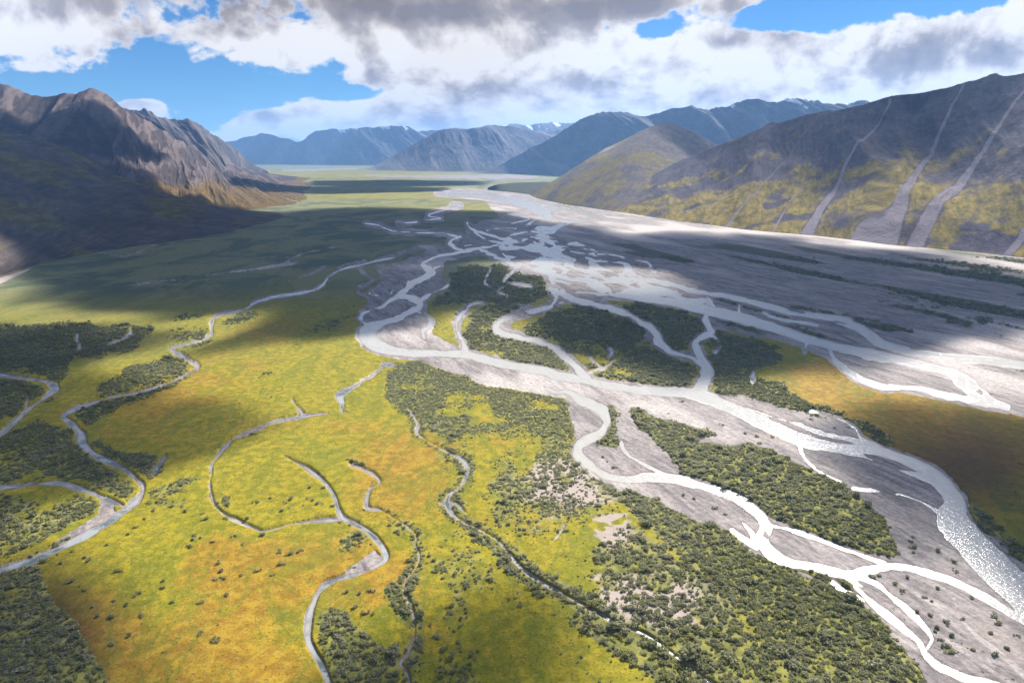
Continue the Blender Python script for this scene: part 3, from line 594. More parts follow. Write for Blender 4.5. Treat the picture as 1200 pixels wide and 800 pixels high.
# water: one level sheet per water body, following its own bed
wat_river = make_water_mat('glacial_water', C(.385, .375, .345), C(.26, .24, .23))
wat_brook = make_water_mat('brook_water', C(.30, .31, .31), C(.26, .23, .20))
fields = [('river', Friv)] + list(FS.items()) + [('pond %d' % i, f) for i, f in enumerate(FP)]
owner = np.argmax(np.stack([f for _, f in fields]), 0)
near = Fall > -2.5
rowi, coli = np.divmod(np.arange(nr * nc).reshape(nr, nc)[:-1, :-1].ravel(), nc)
for k, (nm, f) in enumerate(fields):
    use = (near & (owner == k))
    fm = (use[:-1, :-1] | use[1:, :-1] | use[:-1, 1:] | use[1:, 1:]) & (owner[:-1, :-1] == k)
    qs = gq[fm.ravel()]
    if len(qs) == 0: continue
    ids, inv = np.unique(qs.ravel(), return_inverse=True)
    c2 = co[ids].copy(); dp = {'depth': np.clip(Fall.ravel()[ids] / 3.2 * (1 + 1.6 * sstep(380, 280, PY.ravel()[ids])), -.2, 2.0)}; c2[:, 2] = 0.0
    if nm == 'river':
        o = mesh_np('river', c2, inv.reshape(-1, 4), wat_river, dp); tag(o, 'milky white braided river spreading in many channels down the valley', 'river', kind='structure')
    elif nm.startswith('pond'):
        o = mesh_np('pond', c2, inv.reshape(-1, 4), wat_brook, dp); tag(o, PONDS[int(nm[5:])][1], 'pond', kind='structure')
    else:
        o = mesh_np('stream', c2, inv.reshape(-1, 4), wat_brook, dp); tag(o, STREAMS[nm][1], 'stream', kind='structure')
# ------------------------------------------------------------------ mountains
def make_rock_mat(name, rock_a, rock_b, grass_a, grass_b, scree, scale=1.0, snow=False):
    m, q, out = new_mat(name)
    pos = q.n('ShaderNodeNewGeometry').outputs['Position']
    a = q.n('ShaderNodeSeparateColor', {0: q.attr('cover').outputs['Color']})
    n1 = q.noise(pos, .008 / scale, 6, .62)
    su = q.attr('slope_run').outputs['Vector']
    n2 = q.noise(q.vscale(su, (1.2 / scale, .50 / scale, 1)), 1.0, 6, .68, .3)
    n3 = q.noise(pos, .05 / scale, 5, .7)
    rock = q.mix(q.step(n1, .3, .7), rock_a, rock_b)
    rock = q.mul(rock, q.mix(q.step(n2, .3, .72), C(.66, .66, .68), C(1.3, 1.26, 1.24)), 1.0)
    grass = q.mix(q.step(n2, .35, .68), grass_a, grass_b)
    gf = q.step(q.math('ADD', a.outputs[1], q.math('MULTIPLY', q.math('SUBTRACT', n1, .5), 1.0)), .35, .72)
    col = q.mix(gf, rock, grass)
    sf = q.step(q.math('ADD', a.outputs[0], q.math('MULTIPLY', q.math('SUBTRACT', n2, .5), .5)), .3, .75)
    col = q.mix(sf, col, q.mul(scree, q.mix(n2, C(.8, .8, .8), C(1.2, 1.2, 1.2))))
    if snow:
        nf = q.step(q.math('ADD', a.outputs[2], q.math('MULTIPLY', q.math('SUBTRACT', n2, .5), .9)), .45, .62)
        col = q.mix(nf, col, C(.85, .87, .9))
    bump = q.n('ShaderNodeBump', {'Height': q.math('ADD', q.math('MULTIPLY', n2, 1.5), n3), 'Strength': .5, 'Distance': 9.0 * scale})
    p = q.n('ShaderNodeBsdfPrincipled', {'Base Color': col, 'Roughness': .95, 'Specular IOR Level': .1, 'Normal': bump.outputs[0]})
    q.t.links.new(p.outputs[0], out.inputs[0])
    return m

def resample(P, n):
    P = catmull(P, 8)
    d = np.concatenate([[0], np.cumsum(np.hypot(np.diff(P[:, 0]), np.diff(P[:, 1])))])
    t = np.linspace(0, 1, n)
    tt = t * d[-1]
    return np.stack([np.interp(tt, d, P[:, k]) for k in range(P.shape[1])], -1)

def ridge(name, foot, crest, nu, nv, mat, label, curve=.5, lam=320., amp=.16, jag=.02, seed=1, crest_free=.0, cover=None, back=.7, fine=1.0, paired=True):
    """A mountain flank from its foot on the valley floor up to the crest line and down the far side.
    foot: survey points on the flat; crest: survey point + distance."""
    F = np.array([ground(x, y) for x, y in foot]); Cc = np.array([at_depth(x, y, Y) for x, y, Y in crest])
    both = np.hstack([F, Cc])
    k = catmull(both, 24)
    d = np.concatenate([[0], np.cumsum(np.hypot(np.diff(k[:, 2]), np.diff(k[:, 3])) + .3 * np.hypot(np.diff(k[:, 0]), np.diff(k[:, 1])))])
    tt = np.linspace(0, d[-1], nu)
    k = np.stack([np.interp(tt, d, k[:, j]) for j in range(5)], -1)
    L = np.concatenate([[0], np.cumsum(np.hypot(np.diff(k[:, 2]), np.diff(k[:, 3])))])
    vb = np.linspace(1, 1 + back, max(8, nv // 5))[1:]
    v = np.concatenate([np.linspace(-.03, 1, nv), vb])
    U, V = np.meshgrid(L, v)
    fx, fy, cx, cy, cz = [k[:, j][None, :] for j in range(5)]
    X = fx + (cx - fx) * V; Y = fy + (cy - fy) * V
    vf = np.clip(V, 0, 1)
    prof = np.where(V <= 1, (1 - curve) * vf + curve * vf ** 2, 1 - ((V - 1) / back) ** 1.3 * 1.02)
    Zb = cz * prof - np.where(V < 0, 8, 0)
    run = np.hypot(cx - fx, cy - fy)
    S = V * run                                                     # metres up the slope
    wx = fbm(X, Y, lam * 2.6, 2, seed + 5) * lam * .14
    g1 = ridged((U + wx) / lam, S / (lam * 4.5), seed, 2, .4)       # spurs and gullies running down the slope
    g2 = ridged((U + wx * .8) / (lam * .27), S / (lam * 1.7), seed + 9, 4, .5)
    f1 = fbm(X, Y, lam * .5, 5, seed + 13, .55)
    w = np.where(V <= 1, np.clip(vf, 0, 1) ** .55 * (1 - crest_free * 0 - vf ** 6 * .85), .5)
    w = w * sstep(0, .12, vf)
    dz = cz * amp * ((g1 - .55) * 1.0 + (g2 - .5) * .45 * fine + f1 * .16 * fine) * w
    jg = fbm(U, U * 0 + seed, lam * .25, 4, seed + 21, .6) * jag * cz * sstep(.8, 1.0, V) * np.exp(-np.clip(V - 1, 0, 9) * 6)
    Zz = Zb + dz + jg
    hx = fbm(X, Y, lam * .6, 2, seed + 41) * lam * .03 * w
    global FOOT_PX, CREST_PX
    FOOT_PX = 600 + k[:, 0] / (k[:, 1] * CP + H * SP) * FPX; CREST_PX = 600 + k[:, 2] / (k[:, 3] * CP - (k[:, 4] - H) * SP) * FPX
    cov = cover(U / L[-1], V, X, Y, Zz, g1, g2, f1, cz) if cover else np.zeros(U.shape + (3,))
    co = np.stack([X + hx, Y, Zz], -1).reshape(-1, 3)
    o = mesh_np(name, co, grid_quads(*U.shape), mat, {'cover': np.clip(cov, 0, 1).reshape(-1, 3), 'slope_run': np.stack([(U + wx * .8) / 40, S / 40, U * 0], -1).reshape(-1, 3)})
    return tag(o, label, name.replace('_', ' '), kind='structure')

def line_mask(u, v, pts, w):        # pts: (u, v, half width in u)
    P = np.array(pts)
    P = P[np.argsort(P[:, 1])]
    c = np.interp(v, P[:, 1], P[:, 0]); h = np.interp(v, P[:, 1], P[:, 2])
    return sstep(1.0, .35, np.abs(u - c) / h) * (v >= P[0, 1] - .02) * (v <= P[-1, 1] + .02)

# --- right flank with its scree chutes
rf = [(690,243),(720,248),(760,254),(800,260),(840,265),(880,270),(920,273.5),(960,277),(1000,281.5),(1045,287),(1100,292),(1160,298),(1240,307),(1400,328),(1700,370)]
rc = [(712,233,4350),(745,216,4420),(790,192,4400),(835,171,4300),(870,159,4200),(905,147,4100),(945,136,3950),(990,128,3800),(1040,111,3650),(1052,109,3620),(1105,102,3500),(1150,93,3400),(1215,86,3250),(1400,68,3000),(1700,50,2700)]
def cov_right(u, v, X, Y, Z, g1, g2, f1, cz):
    wob = fbm(X, Y, 260, 4, 301, .6) * .006 + fbm(X, Y, 60, 3, 305, .6) * .002
    uu = u + wob * .5
    ui = u[0]
    sc = np.zeros_like(u)
    for (p0, p1, wf) in CHUTES:
        u0 = np.interp(p0, FOOT_PX, ui); u1 = np.interp(p1, CREST_PX, ui)
        sc = np.maximum(sc, line_mask(uu, v, [(u0, 0, wf), (u0 + (u1 - u0) * .2, .25, wf * .72), (u0 + (u1 - u0) * .45, .5, wf * .36), (u0 + (u1 - u0) * .72, .75, wf * .20), (u1, .97, wf * .14)], 0))
    fine = sstep(.6, .85, g1) * .35 * sstep(.2, .6, v)
    gr = sstep(.9, .05, v) * .75 + f1 * .7 - sstep(.55, .8, g1) * .2 + .16
    gr = gr - (sstep(.3, .6, fbm(X, Y, 330, 4, 77, .55)) * .7)
    return np.stack([np.maximum(sc * .95, fine), gr * (1 - sc), np.zeros_like(u)], -1)
CHUTES = [(905, 1000, .003), (945, 1044, .016), (1016, 1128, .017), (1072, 1222, .017), (850, 960, .003), (1180, 1390, .006)]
mat_right = make_rock_mat('purple_scree_and_tundra', C(0.0506, 0.0437, 0.0644), C(0.0851, 0.0736, 0.0897), C(0.09775, 0.0782, 0.0161), C(0.2702, 0.2012, 0.0276), C(0.1898, 0.1667, 0.1898))
ridge('mountain', rf, rc, 900, 260, mat_right, 'long dark purple mountain at right streaked by pale scree chutes', curve=.25, lam=480, amp=.24, jag=.008, seed=5, cover=cov_right, fine=.5)

# --- rounded hill in front of the blue range
hf = [(619,226),(624,230),(640,235),(662,239),(690,243.5),(720,249),(745,252)]
hc = [(632,226,5200),(645,215,5350),(668,200,5500),(700,179,5600),(733,163,5700),(772,146,5700),(800,150,5600),(840,171,5500),(880,190,5400)]
hf = [(619,226),(622,229),(630,232.5),(640,235),(655,238),(672,241),(690,243.5),(720,248),(745,251)]
def cov_hill(u, v, X, Y, Z, g1, g2, f1, cz):
    gr = .62 + f1 * .5 - sstep(.45, .75, g1) * .15 - sstep(.45, .75, u) * sstep(.4, .9, v) * .5
    sc = np.exp(-((u - .42) / .05) ** 2 - ((v - .86) / .10) ** 2) * .9 + sstep(.62, .85, g2) * .25
    return np.stack([sc, gr, np.zeros_like(u)], -1)
mat_hill = make_rock_mat('gold_hill_tundra', C(0.0814, 0.0703, 0.0703), C(0.1184, 0.0999, 0.0925), C(0.1258, 0.0925, 0.02072), C(0.1924, 0.148, 0.0259), C(0.222, 0.1998, 0.1924))
ridge('hill', hf, hc, 420, 160, mat_hill, 'rounded golden brown hill rising from the river bend before blue mountains', curve=-.35, lam=700, amp=.10, jag=.004, seed=12, cover=cov_hill, fine=.5)
# low dark knoll at the river bend
ridge('knoll', [(571,222),(580,223.5),(595,225),(612,227),(632,229.5)], [(572,219.9,6100),(582,216.5,6000),(600,214.5,6100),(622,213.5,6100),(645,213,6000)], 120, 40, mat_k := make_rock_mat('dark_knoll', C(0.037, 0.0444, 0.0222), C(0.0518, 0.0555, 0.0259), C(0.037, 0.0444, 0.0185), C(0.0592, 0.0629, 0.0222), C(0.074, 0.074, 0.0592)), 'low dark green knoll where the river disappears behind the golden hill', curve=.0, lam=400, amp=.02, seed=31, cover=lambda u, v, *a: np.stack([u * 0, u * 0 + .9, u * 0], -1))

# --- the far ranges
def cov_far(snowline):
    def f(u, v, X, Y, Z, g1, g2, f1, cz):
        sn = sstep(snowline, snowline + 260, Z + f1 * 160) * sstep(.66, .42, g2) * 1.1
        gr = sstep(.38, .0, v) * .7 + f1 * .3
        return np.stack([sstep(.62, .85, g1) * .6, gr, sn], -1)
    return f
mat_far = make_rock_mat('far_rock', C(0.0518, 0.0518, 0.0629), C(0.0962, 0.0888, 0.0962), C(0.0666, 0.0629, 0.0333), C(0.1036, 0.0925, 0.0444), C(0.1628, 0.148, 0.148), 2.2, True)
def pair(foot, crest):
    n = len(crest); F = resample([(a, b) for a, b in foot], n)
    return [tuple(p) for p in F], crest
f_, c_ = pair([(545,203.5),(600,204.2),(700,207),(830,210),(1000,212),(1300,214)],
      [(572,201,11300),(592,190,11200),(618,176,11000),(640,165,10800),(662,151,10600),(686,137,10400),(712,133,10350),(735,132,10300),(756,137,10200),(798,125,10000),(842,128,9800),(884,117,9600),(912,120,9500),(926,114,9500),(952,121,9400),(985,123,9300),(1060,118,9200),(1250,95,9000),(1450,80,9000)])
ridge('mountain', f_, c_, 760, 220, mat_far, 'steep dark blue mountain with small snow gullies behind the golden hill', curve=.15, lam=900, amp=.24, jag=.03, seed=51, cover=cov_far(780))
f_, c_ = pair([(425,199.5),(500,201),(580,202),(680,203.5),(760,204)],
      [(432,198,14600),(452,188,14600),(474,175,14500),(497,163,14400),(517,153,14300),(540,151,14300),(562,150,14200),(590,147,14200),(612,150,14100),(634,156,14000),(655,152,14000),(690,146,13900),(760,140,13900)])
ridge('mountain', f_, c_, 520, 180, mat_far, 'broad middle blue mountain whose long spurs reach the distant gravel plain', curve=.3, lam=1200, amp=.26, jag=.03, seed=61, cover=cov_far(1000))
f_, c_ = pair([(120,193),(260,193),(340,193.2),(430,194),(560,195),(720,196)],
      [(100,150,21000),(200,160,21000),(258,166,21000),(290,160,20800),(312,157,20600),(332,162,20500),(352,166,20400),(372,154,20300),(402,151,20200),(432,149,20200),(452,147,20100),(476,148,20000),(492,155,20000),(512,152,20000),(560,150,20000),(640,146,20000),(760,140,20000)])
ridge('mountain', f_, c_, 620, 160, mat_far, 'farthest pale blue snow dusted range closing the head of the valley', curve=.3, lam=1700, amp=.28, jag=.04, seed=71, cover=cov_far(820))

# --- left side
def cov_left(u, v, X, Y, Z, g1, g2, f1, cz):
    gr = sstep(.62, .15, v) * 1.0 + f1 * .4 - .05 + np.exp(-((u - .62) / .1) ** 2 - ((v - .35) / .18) ** 2) * .5
    sc = sstep(.5, .78, g1) * .55 * sstep(.15, .45, v) + sstep(.6, .8, g2) * .45
    return np.stack([sc, gr, np.zeros_like(u)], -1)
mat_left = make_rock_mat('brown_scree', C(0.03944, 0.02992, 0.02924), C(0.068, 0.05168, 0.0476), C(0.0782, 0.05304, 0.01496), C(0.17, 0.1054, 0.0272), C(0.136, 0.1054, 0.0952), 1.3)
f_, c_ = pair([(-500,300),(-250,285),(0,272),(120,262),(210,256),(290,248),(350,238),(385,226),(385,215),(370,209)],
      [(-450,40,4800),(-300,62,4900),(-150,84,5000),(-60,92,5100),(0,100,5300),(20,107,5350),(45,112,5400),(70,111,5450),(90,109,5500),(100,107,5500),(110,106,5550),(122,112,5600),(137,122,5700),(165,138,6000),(200,160,6500),(232,176,7100),(262,189,7900),(292,199,9000),(318,203.5,10000)])
ridge('mountain', f_, c_, 900, 260, mat_left, 'craggy brown mountain at left with sunlit scree ribs and golden lower slope', curve=.72, lam=520, amp=.26, jag=.03, seed=84, cover=cov_left, fine=.55)
mat_crag = make_rock_mat('dark_crag', C(0.0407, 0.0407, 0.04588), C(0.074, 0.0703, 0.074), C(0.074, 0.0629, 0.0259), C(0.1036, 0.0888, 0.037), C(0.1258, 0.111, 0.111), 1.5)
f_, c_ = pair([(60,200),(150,202),(230,203),(290,204),(318,204.5)],
      [(60,140,8200),(120,132,8200),(150,127,8300),(162,129,8300),(178,137,8400),(196,142,8500),(212,139,8500),(227,143,8600),(238,149,8700),(250,158,8900),(264,167,9100),(280,179,9400),(296,192,9800),(312,200,10300)])
ridge('mountain', f_, c_, 460, 180, mat_crag, 'dark jagged crag line peeping over the shoulder of the brown mountain', curve=.2, lam=500, amp=.28, jag=.05, seed=91, cover=cov_left)
def cov_foot(u, v, X, Y, Z, g1, g2, f1, cz):
    gr = .45 + f1 * .8 - sstep(.5, .8, g1) * .2 + np.exp(-((v - .9) / .15) ** 2) * .3
    sc = sstep(.45, .8, ridged(u * 9, v * 1.5, 7, 3)) * .35 + np.exp(-((u - .22) / .06) ** 2 - ((v - .55) / .25) ** 2) * .35
    return np.stack([sc, gr, np.zeros_like(u)], -1)
mat_foot = make_rock_mat('dark_foothill', C(0.0675, 0.0558, 0.054), C(0.117, 0.0945, 0.0855), C(0.0765, 0.0675, 0.0225), C(0.171, 0.1305, 0.0405), C(0.18, 0.1575, 0.153))
f_, c_ = pair([(-500,430),(-250,385),(-60,345),(20,318),(90,301),(160,290),(230,282),(300,277),(350,274),(384,270)],
      [(-420,95,2900),(-250,122,2900),(-100,146,2950),(0,157,3000),(30,161,3020),(60,170,3050),(90,184,3080),(125,202,3120),(170,220,3150),(220,239,3180),(270,253,3180),(310,260,3150),(350,264,3100),(384,268.5,2950)])
ridge('hill', f_, c_, 700, 240, mat_foot, 'dark shaded foothill sloping down from the left edge to the valley', curve=.12, lam=560, amp=.24, jag=.012, seed=103, cover=cov_foot, fine=.6)
mat_knob = make_rock_mat('tan_knob', C(0.1184, 0.0925, 0.074), C(0.1628, 0.1295, 0.1036), C(0.1776, 0.1258, 0.0407), C(0.2516, 0.1776, 0.0592), C(0.37, 0.3256, 0.296))
f_, c_ = pair([(-300,420),(-120,365),(0,340),(30,331),(60,323),(90,314),(122,307.5)],
      [(-260,255,2050),(-100,274,2080),(0,287,2120),(25,288,2150),(55,292,2180),(85,299,2220),(118,305.5,2280)])
ridge('hill', f_, c_, 260, 110, mat_knob, 'low tan knob with pale eroded banks beneath the dark foothill', curve=-.1, lam=160, amp=.22, jag=.01, seed=111,
      cover=lambda u, v, X, Y, Z, g1, g2, f1, cz: np.stack([sstep(.5, .75, g1) * sstep(.6, .8, u) * .9, .5 + f1 * .5, u * 0], -1))
# ------------------------------------------------------------------ willow bushes
def make_bush_mat():
    m, q, out = new_mat('willow_leaves')
    rnd = q.n('ShaderNodeObjectInfo').outputs['Random']
    tc = q.n('ShaderNodeNewGeometry')
    isl = tc.outputs['Random Per Island']
    loc = q.n('ShaderNodeObjectInfo').outputs['Location']
    pt = q.noise(loc, .012, 3, .6)
    base = q.mix(rnd, C(.24, .25, .155), C(.42, .42, .29))
    base = q.mix(q.step(pt, .35, .65, 0, .8), base, q.mix(rnd, C(.18, .195, .095), C(.32, .33, .17)))
    base = q.mix(q.step(q.math('FRACT', q.math('MULTIPLY', rnd, 7.13)), .7, 1.0, 0, .7), base, C(.30, .31, .06))
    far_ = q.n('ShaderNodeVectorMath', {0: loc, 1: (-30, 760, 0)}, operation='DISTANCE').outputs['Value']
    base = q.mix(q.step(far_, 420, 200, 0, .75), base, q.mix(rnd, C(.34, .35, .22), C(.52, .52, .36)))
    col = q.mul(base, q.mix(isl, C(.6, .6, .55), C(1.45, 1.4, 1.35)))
    d = q.n('ShaderNodeBsdfDiffuse', {'Color': col})
    t = q.n('ShaderNodeBsdfTranslucent', {'Color': col})
    mx = q.n('ShaderNodeMixShader', {0: .48, 1: d.outputs[0], 2: t.outputs[0]})
    q.t.links.new(mx.outputs[0], out.inputs[0])
    return m
mat_bush = make_bush_mat()

def bush_mesh(k):
    r = np.random.default_rng(200 + k)
    n = 190
    # leaf clumps through an uneven dome made of a few stems' heads
    heads = [(r.normal(0, .42), r.normal(0, .42), r.uniform(.35, .8), r.uniform(.38, .62)) for _ in range(5 + k % 3)]
    co, q = [], []
    for i in range(n):
        hx, hy, hz, hr = heads[i % len(heads)]
        d = r.normal(0, 1, 3); d /= np.linalg.norm(d); d *= hr * r.uniform(.55, 1.0)
        c = np.array([hx + d[0], hy + d[1], max(.05, hz * .8 + d[2] * .62)])
        nrm = d / (np.linalg.norm(d) + 1e-6) * .6 + r.normal(0, .45, 3) + np.array([0, 0, .9]); nrm /= np.linalg.norm(nrm)
        a = np.cross(nrm, r.normal(0, 1, 3)); a /= np.linalg.norm(a); b = np.cross(nrm, a)
        s = r.uniform(.10, .22)
        i0 = len(co)
        co += [c - a * s, c - b * s * .8 - nrm * s * .2, c + a * s * 1.1, c + b * s * .8 - nrm * s * .2]
        q.append((i0, i0 + 1, i0 + 2, i0 + 3))
    return np.array(co), np.array(q)
NV = 7
bush_me = []
for k in range(NV):
    c_, q_ = bush_mesh(k)
    o = mesh_np('willow_bush', c_, q_, mat_bush, smooth=False)
    me = o.data; bpy.data.objects.remove(o); bush_me.append(me)

# where they grow: one draw per cell of the valley floor, dense where the scrub is
area = np.abs(MPP * MPPY)
area[:, xs < -160] = 0; area[:, xs > 1360] = 0; area[ys > 900] = 0
size = np.clip(2.0 + .9 * fbm(GX, GY, 130, 3, 55, .5, MM), 1.2, 3.2) * np.where(PY > 430, 1.0, 1.0 + (430 - PY) / 90)
size = np.where(PX > 690, size * .70, size * .60)
size = np.where((PX < 690) & (PX > 440) & (PY > 420) & (PY < 610), size * .78, size)
cover_n = Sm ** 1.4 * area / (size ** 2 * 3.2) * (PY > 300) * (Z > .12)
cover_n = np.where((PX < -160) | (PX > 1360), 0, cover_n)
sparse = .03 * area / (size ** 2) * (Gm < .3) * (PY > 420) * (olive < .5) * sstep(.0, .6, fbm(GX, GY, 260, 3, 57, .5, MM))
snag = .11 * area / (size ** 2) * (Gm > .8) * (PY > 430) * (Fall < -3) * sstep(.2, .7, fbm(flowc[0] / 4, flowc[1], 60, 3, 59, .5, MM)) * (PX > 500)
lam_n = cover_n + sparse + snag
cnt = rng.poisson(np.clip(lam_n, 0, 6))
rr, cc = np.nonzero(cnt)
rep = cnt[rr, cc]; rr = np.repeat(rr, rep); cc = np.repeat(cc, rep)
rr = np.clip(rr, 0, nr - 2); cc = np.clip(cc, 0, nc - 2)
fu = rng.random(len(rr)); fv = rng.random(len(rr))
bl = lambda A: (A[rr, cc] * (1 - fu) + A[rr, cc + 1] * fu) * (1 - fv) + (A[rr + 1, cc] * (1 - fu) + A[rr + 1, cc + 1] * fu) * fv
bx, by, bz = bl(GX), bl(GY), bl(Z)
issnag = (Gm[rr, cc] > .6) & (Sm[rr, cc] < .2)
bs = size[rr, cc] * np.exp(rng.normal(0, .42, len(rr))) * np.where(issnag, .6 * np.exp(rng.normal(0, .35, len(rr))), 1.0) * np.where(Sm[rr, cc] < .05, .75, 1.0)
edge_small = np.clip(Sm[rr, cc] + .45, .5, 1)
bs = bs * edge_small
bpx, bpy_ = PX[rr, cc] + fu, PY[rr, cc] + fv
lone = np.zeros(len(bx), bool)
lx = np.array([p[0] for p in LONE], float) + rng.uniform(-.6, .6, len(LONE)); ly = np.array([p[1] for p in LONE], float)
gx, gy = ground(lx, ly)
li = np.searchsorted(ys, ly); lj = np.searchsorted(xs, lx)
ok = Fall[li, lj] < -.6
bx = np.concatenate([bx, gx[ok]]); by = np.concatenate([by, gy[ok]]); bz = np.concatenate([bz, Z[li, lj][ok]])
bs = np.concatenate([bs, (rng.uniform(1.5, 2.5, len(lx)))[ok]]); bpx = np.concatenate([bpx, lx[ok]]); bpy_ = np.concatenate([bpy_, ly[ok]])
lone = np.concatenate([lone, np.ones(ok.sum(), bool)])
dist = np.sqrt(bx ** 2 + by ** 2 + H ** 2)
app = bs / dist * np.where(lone, 1.25, 1.0)
inview = (bpx > 4) & (bpx < 1196) & (bpy_ < 797)
app_v = np.where(inview, app, 0)
order = np.argsort(-app_v)
big = order[:300]
rest = np.ones(len(bx), bool); rest[big] = False
print('bushes', len(bx))

def place_words(i):
    x, y = bpx[i], bpy_[i]
    g = Gm[min(np.searchsorted(ys, y), nr - 1), min(np.searchsorted(xs, x), nc - 1)] > .6
    if lone[i]:
        if x > 990: return 'small dark willow bush alone on the grey gravel bars at lower right', 'bushes dotted on the gravel bars'
        if x < 200 and y > 620: return 'lone pale willow bush on orange tundra beside the brown thicket', 'lone bushes by the brown thicket'
        if x < 345: return 'lone grey green willow bush dotting the golden tundra between two streams', 'lone bushes between the streams'
        if x < 450: return 'lone willow bush in golden tundra inside the hairpin brook', 'lone bushes near the hairpin brook'
        return 'lone dark willow bush on tundra at the bottom middle', 'lone bushes at the bottom middle'
    if g: return 'low willow bush growing out of bare gravel beside the river', 'bushes on bare gravel'
    if x < 140: return 'grey green willow bush in the brown thicket filling the bottom left corner', 'bushes of the brown corner thicket'
    if x < 345: return 'small willow bush scattered in golden tundra left of the winding brook', 'bushes scattered in the golden tundra'
    if x < 450: return 'grey green willow bush in the clump beside the hairpin brook', 'bushes beside the hairpin brook'
    if x < 500: return 'grey green willow bush lining the hair thin rill', 'bushes lining the rill'
    if x < 620: return 'willow bush in loose rows across ochre tundra at bottom middle', 'bushes in loose rows'
    if x < 860: return 'willow bush crowding the banks of the straight narrow brook', 'bushes along the narrow brook'
    return 'dark green willow bush in the dense stand along the river bank at lower right', 'bushes of the river bank stand'
for n_, i in enumerate(big):
    o = bpy.data.objects.new('willow_bush', bush_me[i % NV]); COL.objects.link(o)
    o.location = (bx[i], by[i], bz[i] - .1); s = bs[i]
    o.scale = (s, s, s * rng.uniform(.85, 1.25)); o.rotation_euler = (0, 0, rng.uniform(0, 6.28))
    lab, grp = place_words(i)
    tag(o, lab, 'bush', grp)

# the rest of the scrub: one mass, instanced on points
ref = bpy.data.collections.new('willow_kinds')
src = {}
for o in COL.objects:
    if o.name.startswith('willow_bush') and o.data.name not in src:
        src[o.data.name] = o
for o in src.values(): ref.objects.link(o)
pm = bpy.data.meshes.new('willow_scrub'); idx = np.nonzero(rest)[0]
pm.vertices.add(len(idx)); pm.vertices.foreach_set('co', np.stack([bx[idx], by[idx], bz[idx] - .1], -1).astype(np.float32).ravel())
for nm, arr in (('size', bs[idx]), ('turn', rng.uniform(0, 6.28, len(idx))), ('tall', bs[idx] * rng.uniform(.8, 1.2, len(idx)))):
    pm.attributes.new(nm, 'FLOAT', 'POINT').data.foreach_set('value', arr.astype(np.float32))
pm.attributes.new('kindno', 'INT', 'POINT').data.foreach_set('value', rng.integers(0, len(src), len(idx)).astype(np.int32))
pm.update()
scrub = bpy.data.objects.new('willow_scrub', pm); COL.objects.link(scrub)
tag(scrub, 'grey green willow scrub covering the river islands and stream flats', 'scrub', kind='stuff')
ng = bpy.data.node_groups.new('scatter', 'GeometryNodeTree')
ng.interface.new_socket('Geometry', in_out='INPUT', socket_type='NodeSocketGeometry'); ng.interface.new_socket('Geometry', in_out='OUTPUT', socket_type='NodeSocketGeometry')
gi = ng.nodes.new('NodeGroupInput'); go = ng.nodes.new('NodeGroupOutput')
ci = ng.nodes.new('GeometryNodeCollectionInfo'); ci.inputs['Collection'].default_value = ref; ci.inputs['Separate Children'].default_value = True; ci.inputs['Reset Children'].default_value = True
iop = ng.nodes.new('GeometryNodeInstanceOnPoints'); iop.inputs['Pick Instance'].default_value = True
def na(nm, typ):
    nd = ng.nodes.new('GeometryNodeInputNamedAttribute'); nd.data_type = typ; nd.inputs['Name'].default_value = nm
    return [s for s in nd.outputs if s.enabled][0] if False else nd.outputs['Attribute']
cs = ng.nodes.new('ShaderNodeCombineXYZ'); cr = ng.nodes.new('ShaderNodeCombineXYZ')
Lk = ng.links.new
sz = na('size', 'FLOAT'); Lk(sz, cs.inputs[0]); Lk(sz, cs.inputs[1]); Lk(na('tall', 'FLOAT'), cs.inputs[2]); Lk(na('turn', 'FLOAT'), cr.inputs[2])
Lk(gi.outputs[0], iop.inputs['Points']); Lk(ci.outputs[0], iop.inputs['Instance']); Lk(na('kindno', 'INT'), iop.inputs['Instance Index'])
Lk(cs.outputs[0], iop.inputs['Scale']); Lk(cr.outputs[0], iop.inputs['Rotation']); Lk(iop.outputs[0], go.inputs[0])
md = scrub.modifiers.new('scatter', 'NODES'); md.node_group = ng
# ------------------------------------------------------------------ clouds overhead that shade the valley
def make_cloud_mat(dens):
    m, q, out = new_mat('cloud_vapour')
    v = q.n('ShaderNodeVolumePrincipled', {'Color': C(.95, .95, .97), 'Density': dens, 'Anisotropy': .3})
    q.t.links.new(v.outputs[0], out.inputs['Volume'])
    return m
mat_cloud = make_cloud_mat(.013)

